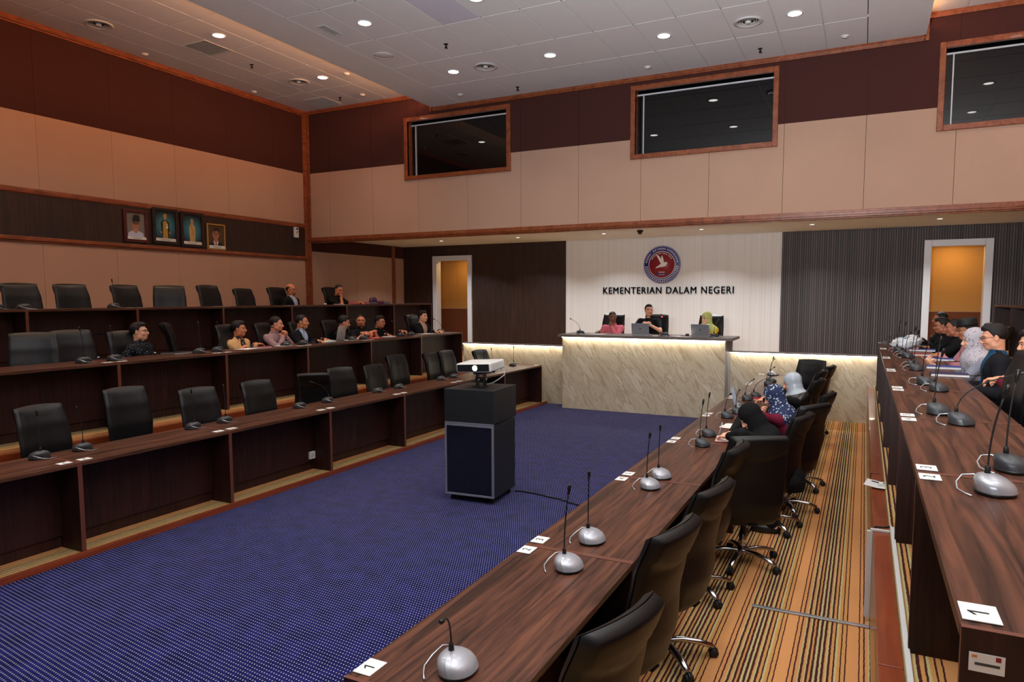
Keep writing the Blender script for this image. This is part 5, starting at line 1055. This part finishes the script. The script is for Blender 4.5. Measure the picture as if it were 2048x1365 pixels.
# ---------------------------------------------------------------- things on the desks
def laptop(loc, rz, open_deg, label, w_=.33, d_=.225, logo=True):
    """screen back towards +y local; keyboard side -y"""
    t = thing('laptop', label, 'laptop', loc, rz, 'laptops on the desks')
    b = MB(); b.box((-w_/2, -d_, 0), (w_/2, 0, .014), ALU); link('keyboard_base', b.mesh('keyboard_base', .003), t)
    b = MB()
    for j in range(5):
        for i in range(12): b.box((-w_/2+.025+i*.0235, -d_+.09+j*.022, .0141), (-w_/2+.044+i*.0235, -d_+.107+j*.022, .0155), BLACK)
    link('keys', b.mesh('keys'), t)
    M = Matrix.Translation((0, 0, .014))@Matrix.Rotation(R(-(open_deg-90)), 4, 'X')
    b = MB(); b.box((-w_/2, -.004, 0), (w_/2, .003, d_-.005), ALU, M); sc_o = link('screen_lid', b.mesh('screen_lid', .002), t)
    b = MB(); b.box((-w_/2+.008, -.0048, .01), (w_/2-.008, -.0038, d_-.015), mat('laptop_screen', srgb(30, 36, 44), .2, emit=(.55, .65, .8, 1), es=.35) if 'laptop_screen' not in MATS else MATS['laptop_screen'], M); link('display', b.mesh('display'), sc_o)
    if logo: b = MB(); b.lathe([(0, .0006), (.013, .0006), (.013, 0)], GUN, c=M@Vector((0, .003, d_*.52)), M=M.to_3x3().to_4x4()@Matrix.Rotation(R(-90), 4, 'X'), n=18); link('lid_logo', b.mesh('lid_logo'), sc_o)
    return t
ZL2, ZR1_, ZR2_, ZL3, ZL1 = 1.4515, .8515, 1.4575, 2.0365, .8115
laptop((-7.82, 8.93, ZL2), R(-72), 100, 'silver laptop open on the middle left row with its lid towards the aisle', .34, .24)
laptop((-3.77, 12.62, 1.4605), R(184), 105, 'silver laptop in front of the person in the black polo shirt')
laptop((-2.65, 12.62, 1.4605), R(176), 105, 'silver laptop in front of the person in yellow green headscarf')
laptop((-1.36, 8.62, ZR1_), R(-265), 105, 'thin laptop seen edge on, on the front right row', .33, .23)
laptop_closed = MB(); laptop_closed.box((-.12, -.17, 0), (.12, .17, .018), ALU); laptop_closed.box((-.118, -.168, .018), (.118, .168, .022), BLACK); o = link('closed_laptop', laptop_closed.mesh('closed_laptop', .003), None, (-7.98, 6.02, ZL2), (0, 0, R(8))); tag(o, 'closed dark laptop on the middle left row before the turned chair', 'laptop', 'laptops on the desks')
def book(x, y, z, rz, w_, l_, h_, cover, label, cat='notebook', pages=True, name='notebook', grp='papers and notebooks'):
    t = thing(name, label, cat, (x, y, z), R(rz), grp)
    b = MB(); b.box((-w_/2+.003, -l_/2+.003, .0015), (w_/2-.003, l_/2-.003, h_-.0015), PAPER); link('pages', b.mesh('pages'), t)
    b = MB(); b.box((-w_/2, -l_/2, 0), (w_/2, l_/2, .0015), cover); b.box((-w_/2, -l_/2, h_-.0015), (w_/2, l_/2, h_), cover); b.box((-w_/2, -l_/2, 0), (-w_/2+.002, l_/2, h_), cover); link('cover', b.mesh('cover'), t)
def sheets(x, y, z, rz, w_, l_, label, n=4, grp='papers and notebooks'):
    b = MB()
    for i in range(n): M = Matrix.Rotation(R(random.uniform(-5, 5)), 4, 'Z'); b.box((-w_/2, -l_/2, .0012*i), (w_/2, l_/2, .0012*i+.0008), PAPER, M)
    o = link('paper_sheets', b.mesh('paper_sheets'), None, (x, y, z), (0, 0, R(rz))); tag(o, label, 'paper', grp)
REDC = mat('red_cover', srgb(160, 26, 40), .5); BLUC = mat('blue_cover', srgb(36, 66, 150), .45); NAVC = mat('navy_cover', srgb(34, 36, 84), .5); CYN = mat('cyan_paper', srgb(140, 206, 220), .6); REDF = mat('red_print', srgb(214, 52, 50), .6)
sheets(-7.84, 7.0, ZL2, 12, .21, .29, 'white sheets in front of the person in tan shirt'); book(-7.82, 7.27, ZL2, -8, .15, .22, .018, REDC, 'red notebook in front of the person in tan shirt')
sheets(-7.86, 7.72, ZL2, 4, .2, .28, 'white sheets under the person in the striped shirt'); sheets(-7.86, 9.22, ZL2+.0, 10, .2, .2, 'papers beside the open laptop, middle left row', 3)
book(-7.86, 10.3, ZL2, 10, .17, .24, .014, PAPER, 'white note pad before the bespectacled person leaning on the desk'); sheets(-7.84, 11.5, ZL2, -6, .21, .4, 'white papers before the person in black blazer'); 
b = MB(); b.box((-.1, -.16, 0), (.1, .16, .012), REDF); b.box((-.098, -.02, .0121), (.098, .06, .0135), PAPER); tag(link('red_folder', b.mesh('red_folder'), None, (-7.86, 9.84, ZL2), (0, 0, R(12))), 'red and white folder below the joined hands, middle left row', 'folder', 'papers and notebooks')
b = MB(); b.box((-.09, -.14, 0), (.09, .14, .012), CYN); b.box((-.088, -.138, .012), (.088, .138, .02), PAPER); tag(link('file_stack', b.mesh('file_stack'), None, (-7.86, 8.66, ZL2), (0, 0, R(6))), 'thin stack of blue and white files left of the open laptop', 'files', 'papers and notebooks')
b = MB(); b.grid(lambda u, v: (.03*math.cos(2*math.pi*u)*math.sin(math.pi*v), .05*math.sin(2*math.pi*u)*math.sin(math.pi*v), max(0, -.028*math.cos(math.pi*v))), 14, 8, BLACK); tag(link('computer_mouse', b.mesh('computer_mouse'), None, (-7.9, 8.38, ZL2), (0, 0, R(-80))), 'black computer mouse under the hand of the person in dark blazer', 'mouse')
book(-9.55, 10.9, ZL3, 0, .12, .2, .016, REDC, 'white topped red notebook on the top left row'); 
b = MB(); b.lathe([(0, 0), (.025, 0), (.03, .02), (.02, .03), (0, .03)], PAPER, n=12); tag(link('crumpled_tissue', b.mesh('crumpled_tissue'), None, (-9.6, 10.55, ZL3)), 'small white crumpled tissue on the top left row', 'tissue')
for i, (y, m1, m2, hh) in enumerate(((11.5, REDF, PAPER, .06), (11.72, REDF, PAPER, .05), (11.98, NAVC, PAPER, .05), (12.2, NAVC, REDF, .07), (12.4, NAVC, PAPER, .05))):
    b = MB(); k = 5
    for j in range(k): b.box((-.09, -.13, hh*j/k), (.09, .13, hh*(j+.86)/k), (m1, m2)[j % 2], Matrix.Rotation(R(random.uniform(-14, 14)), 4, 'Z'))
    tag(link('folded_flag', b.mesh('folded_flag', .002), None, (-9.62, y, ZL3), (0, 0, R(random.uniform(-10, 10)))), '%s folded flag, top left row heap, %s from left' % ('red and white' if m1 is REDF else 'blue and white' if m2 is PAPER else 'blue and red', ORD[i]), 'folded flag', 'folded flags')
t = thing('handbag', 'purple bag with yellow handle behind the flags on the top left row', 'bag', (-9.8, 12.3, ZL3)); PUR = mat('purple_cloth', srgb(74, 24, 92), .7); YEL = mat('yellow_strap', srgb(206, 160, 40), .6)
b = MB(); b.grid(lambda u, v: (.06*math.cos(2*math.pi*u)*math.sin(math.pi*v)**.7, .13*math.sin(2*math.pi*u)*math.sin(math.pi*v)**.7, max(0, .06-.09*math.cos(math.pi*v))), 18, 10, PUR); link('pouch', b.mesh('pouch'), t)
b = MB(); b.tube([(.03, -.12+.012*i*2, .06+.12*math.sin(math.pi*i/10)) for i in range(11)], .006, YEL, 7); link('handle', b.mesh('handle'), t)
# head desk
sheets(-4.62, 12.58, 1.4605, 84, .21, .3, 'white papers before the person in pink shirt', 6); sheets(-2.95, 12.5, 1.4605, 85, .16, .24, 'white sheet left of the right laptop on the head desk', 2); sheets(-3.1, 12.66, 1.4605, 95, .12, .16, 'small white sheet right of the red lit microphone', 2)
b = MB(); b.box((-.05, -.03, 0), (.05, .03, .012), PAPER); tag(link('name_card', b.mesh('name_card'), None, (-3.45, 12.48, 1.4605)), 'small white card left of the red lit microphone on the head desk', 'card')
b = MB(); b.tube([(-.1, 0, .004), (-.03, .02, .004), (0, 0, .02), (.03, .0, .03), (.04, .0, .05)], .004, RUB, 6); b.box((0, -.02, 0), (.06, .02, .045), BLACK); tag(link('power_adapter', b.mesh('power_adapter'), None, (-2.93, 12.68, 1.4605)), 'black adapter with cable left of the right laptop on the head desk', 'adapter')
# front right row
def open_book(x, y, z, rz, label):
    t = thing('open_notebook', label, 'notebook', (x, y, z), R(rz), 'papers and notebooks'); b = MB()
    for s in (-1, 1): b.grid(lambda u, v: (s*.14*u, -.1+.2*v, .004+.009*math.sin(math.pi*min(1, u*1.15))), 8, 2, PAPER)
    link('pages', b.mesh('pages', fix=False), t); b = MB(); b.box((-.145, -.105, 0), (.145, .105, .003), REDC); link('cover', b.mesh('cover'), t)
open_book(-1.1, 6.52, ZR1_, 96, 'open red bound notebook under the hand of the person in black headscarf'); open_book(-1.16, 7.2, ZR1_, 80, 'open white notebook beyond the person in black headscarf')
book(-1.18, 9.3, ZR1_, 10, .15, .21, .012, REDC, 'thin red notebook with white page near the silver scarf wearer')
t = thing('pen', 'silver pen in the hand of the person in black headscarf', 'pen', (-1.2, 6.62, ZR1_)); b = MB(); b.tube([(0, 0, .016), (.01, 0, .05), (.035, .0, .14)], [.001, .0045, .0045], ALU, 8); link('barrel', b.mesh('barrel'), t)
# upper right row
for (x, y, rz, c, lb) in ((.72, 7.32, 88, NAVC, 'navy edged white binder nearest on the upper right row'), (.74, 8.06, 86, BLUC, 'blue edged white folder in front of the headscarf wearer, upper right row'), (.78, 9.08, 88, BLUC, 'blue folder under loose papers, third from the near end, upper right row'), (.72, 10.55, 84, BLUC, 'blue folder under the white plastic bag, upper right row')):
    book(x, y, ZR2_, rz-90, .3, .22, .022, c, lb, 'folder', name='folder')
book(.66, 9.75, ZR2_, 0, .3, .22, .02, REDC, 'red folder beyond the blue ones, upper right row', 'folder', name='folder'); sheets(.66, 9.98, ZR2_, 88, .2, .28, 'cream sheets beyond the red folder, upper right row', 5); sheets(.8, 9.3, ZR2_, 70, .18, .24, 'loose sheets beyond the blue folder, upper right row', 4)
book(.5, 8.2, ZR2_, 0, .08, .14, .02, REDC, 'small red notebook left of the blue edged folder, upper right row')
PL = mat('white_plastic_bag_film', srgb(226, 232, 240), .25, coat=.3)
t = thing('plastic_bag', 'crumpled white plastic bag at the far end of the upper right row', 'bag', (.56, 11.3, ZR2_)); b = MB(); rr = random.Random(3)
nz = [[rr.uniform(-.014, .014) for _ in range(20)] for _ in range(14)]
b.grid(lambda u, v: ((.2+nz[int(v*12)][int(u*18) % 18])*math.cos(2*math.pi*u)*math.sin(math.pi*v)**.6, (.26+nz[int(v*12)][int(u*18) % 18])*math.sin(2*math.pi*u)*math.sin(math.pi*v)**.6, max(0, .05-.085*math.cos(math.pi*v)+nz[int(v*12)][int(u*18) % 18]*2*(0 < v < 1)+.03*math.cos(2*math.pi*u))), 18, 12, PL, smooth=False); link('film', b.mesh('film'), t)
b = MB(); b.box((-.06, -.08, .13), (.05, .06, .134), CYN); link('blue_print', b.mesh('blue_print'), t)
b = MB()
for k in range(3): b.tube([(.05*k, 0, .004), (.02+.05*k, .05, .08), (.06+.05*k, .1, .12+.02*k), (.12+.04*k, .12, .06), (.14+.03*k, .1, .005)], .003, RUB, 6)
b.box((-.03, -.03, 0), (.03, .05, .05), BLACK); tag(link('cable_coil', b.mesh('cable_coil'), None, (.3, 11.85, ZR2_)), 'black coiled cables at the far left corner of the upper right row', 'cable')
W = arms_w[1][1]; PHC = mat('orange_phone_case', srgb(222, 130, 50), .4); hw = Matrix.Translation(pw.location)@Matrix.Rotation(pw.rotation_euler.z, 4, 'Z')
pc = hw@Vector((.0, W[1]+.1, W[2]+.085)); b = MB(); b.box((-.036, -.004, -.075), (.036, .004, .075), PHC); b.box((-.034, -.0048, -.072), (.034, -.0041, .072), GLASS_B)
tag(link('mobile_phone', b.mesh('mobile_phone', .002), None, pc, (R(-50), 0, pw.rotation_euler.z)), 'orange cased phone held up by the person in dotted pale headscarf', 'phone')
b = MB(); b.tube([(0, 0, .005), (.0, .14, .005)], .005, BLACK, 8)
for (x, y, z, rz, lb, nm) in ((.88, 7.36, ZR2_, -70, 'black pen beside the navy edged binder', 'pen'), (.86, 8.9, ZR2_, -80, 'black pen on the blue folder side, upper right row', 'pen'), (-7.92, 7.56, ZL2, 60, 'black pen right of the red notebook, middle left row', 'pen')):
    tag(link(nm, b.mesh(nm), None, (x, y, z), (0, 0, R(rz))), lb, 'pen', 'pens on the desks')
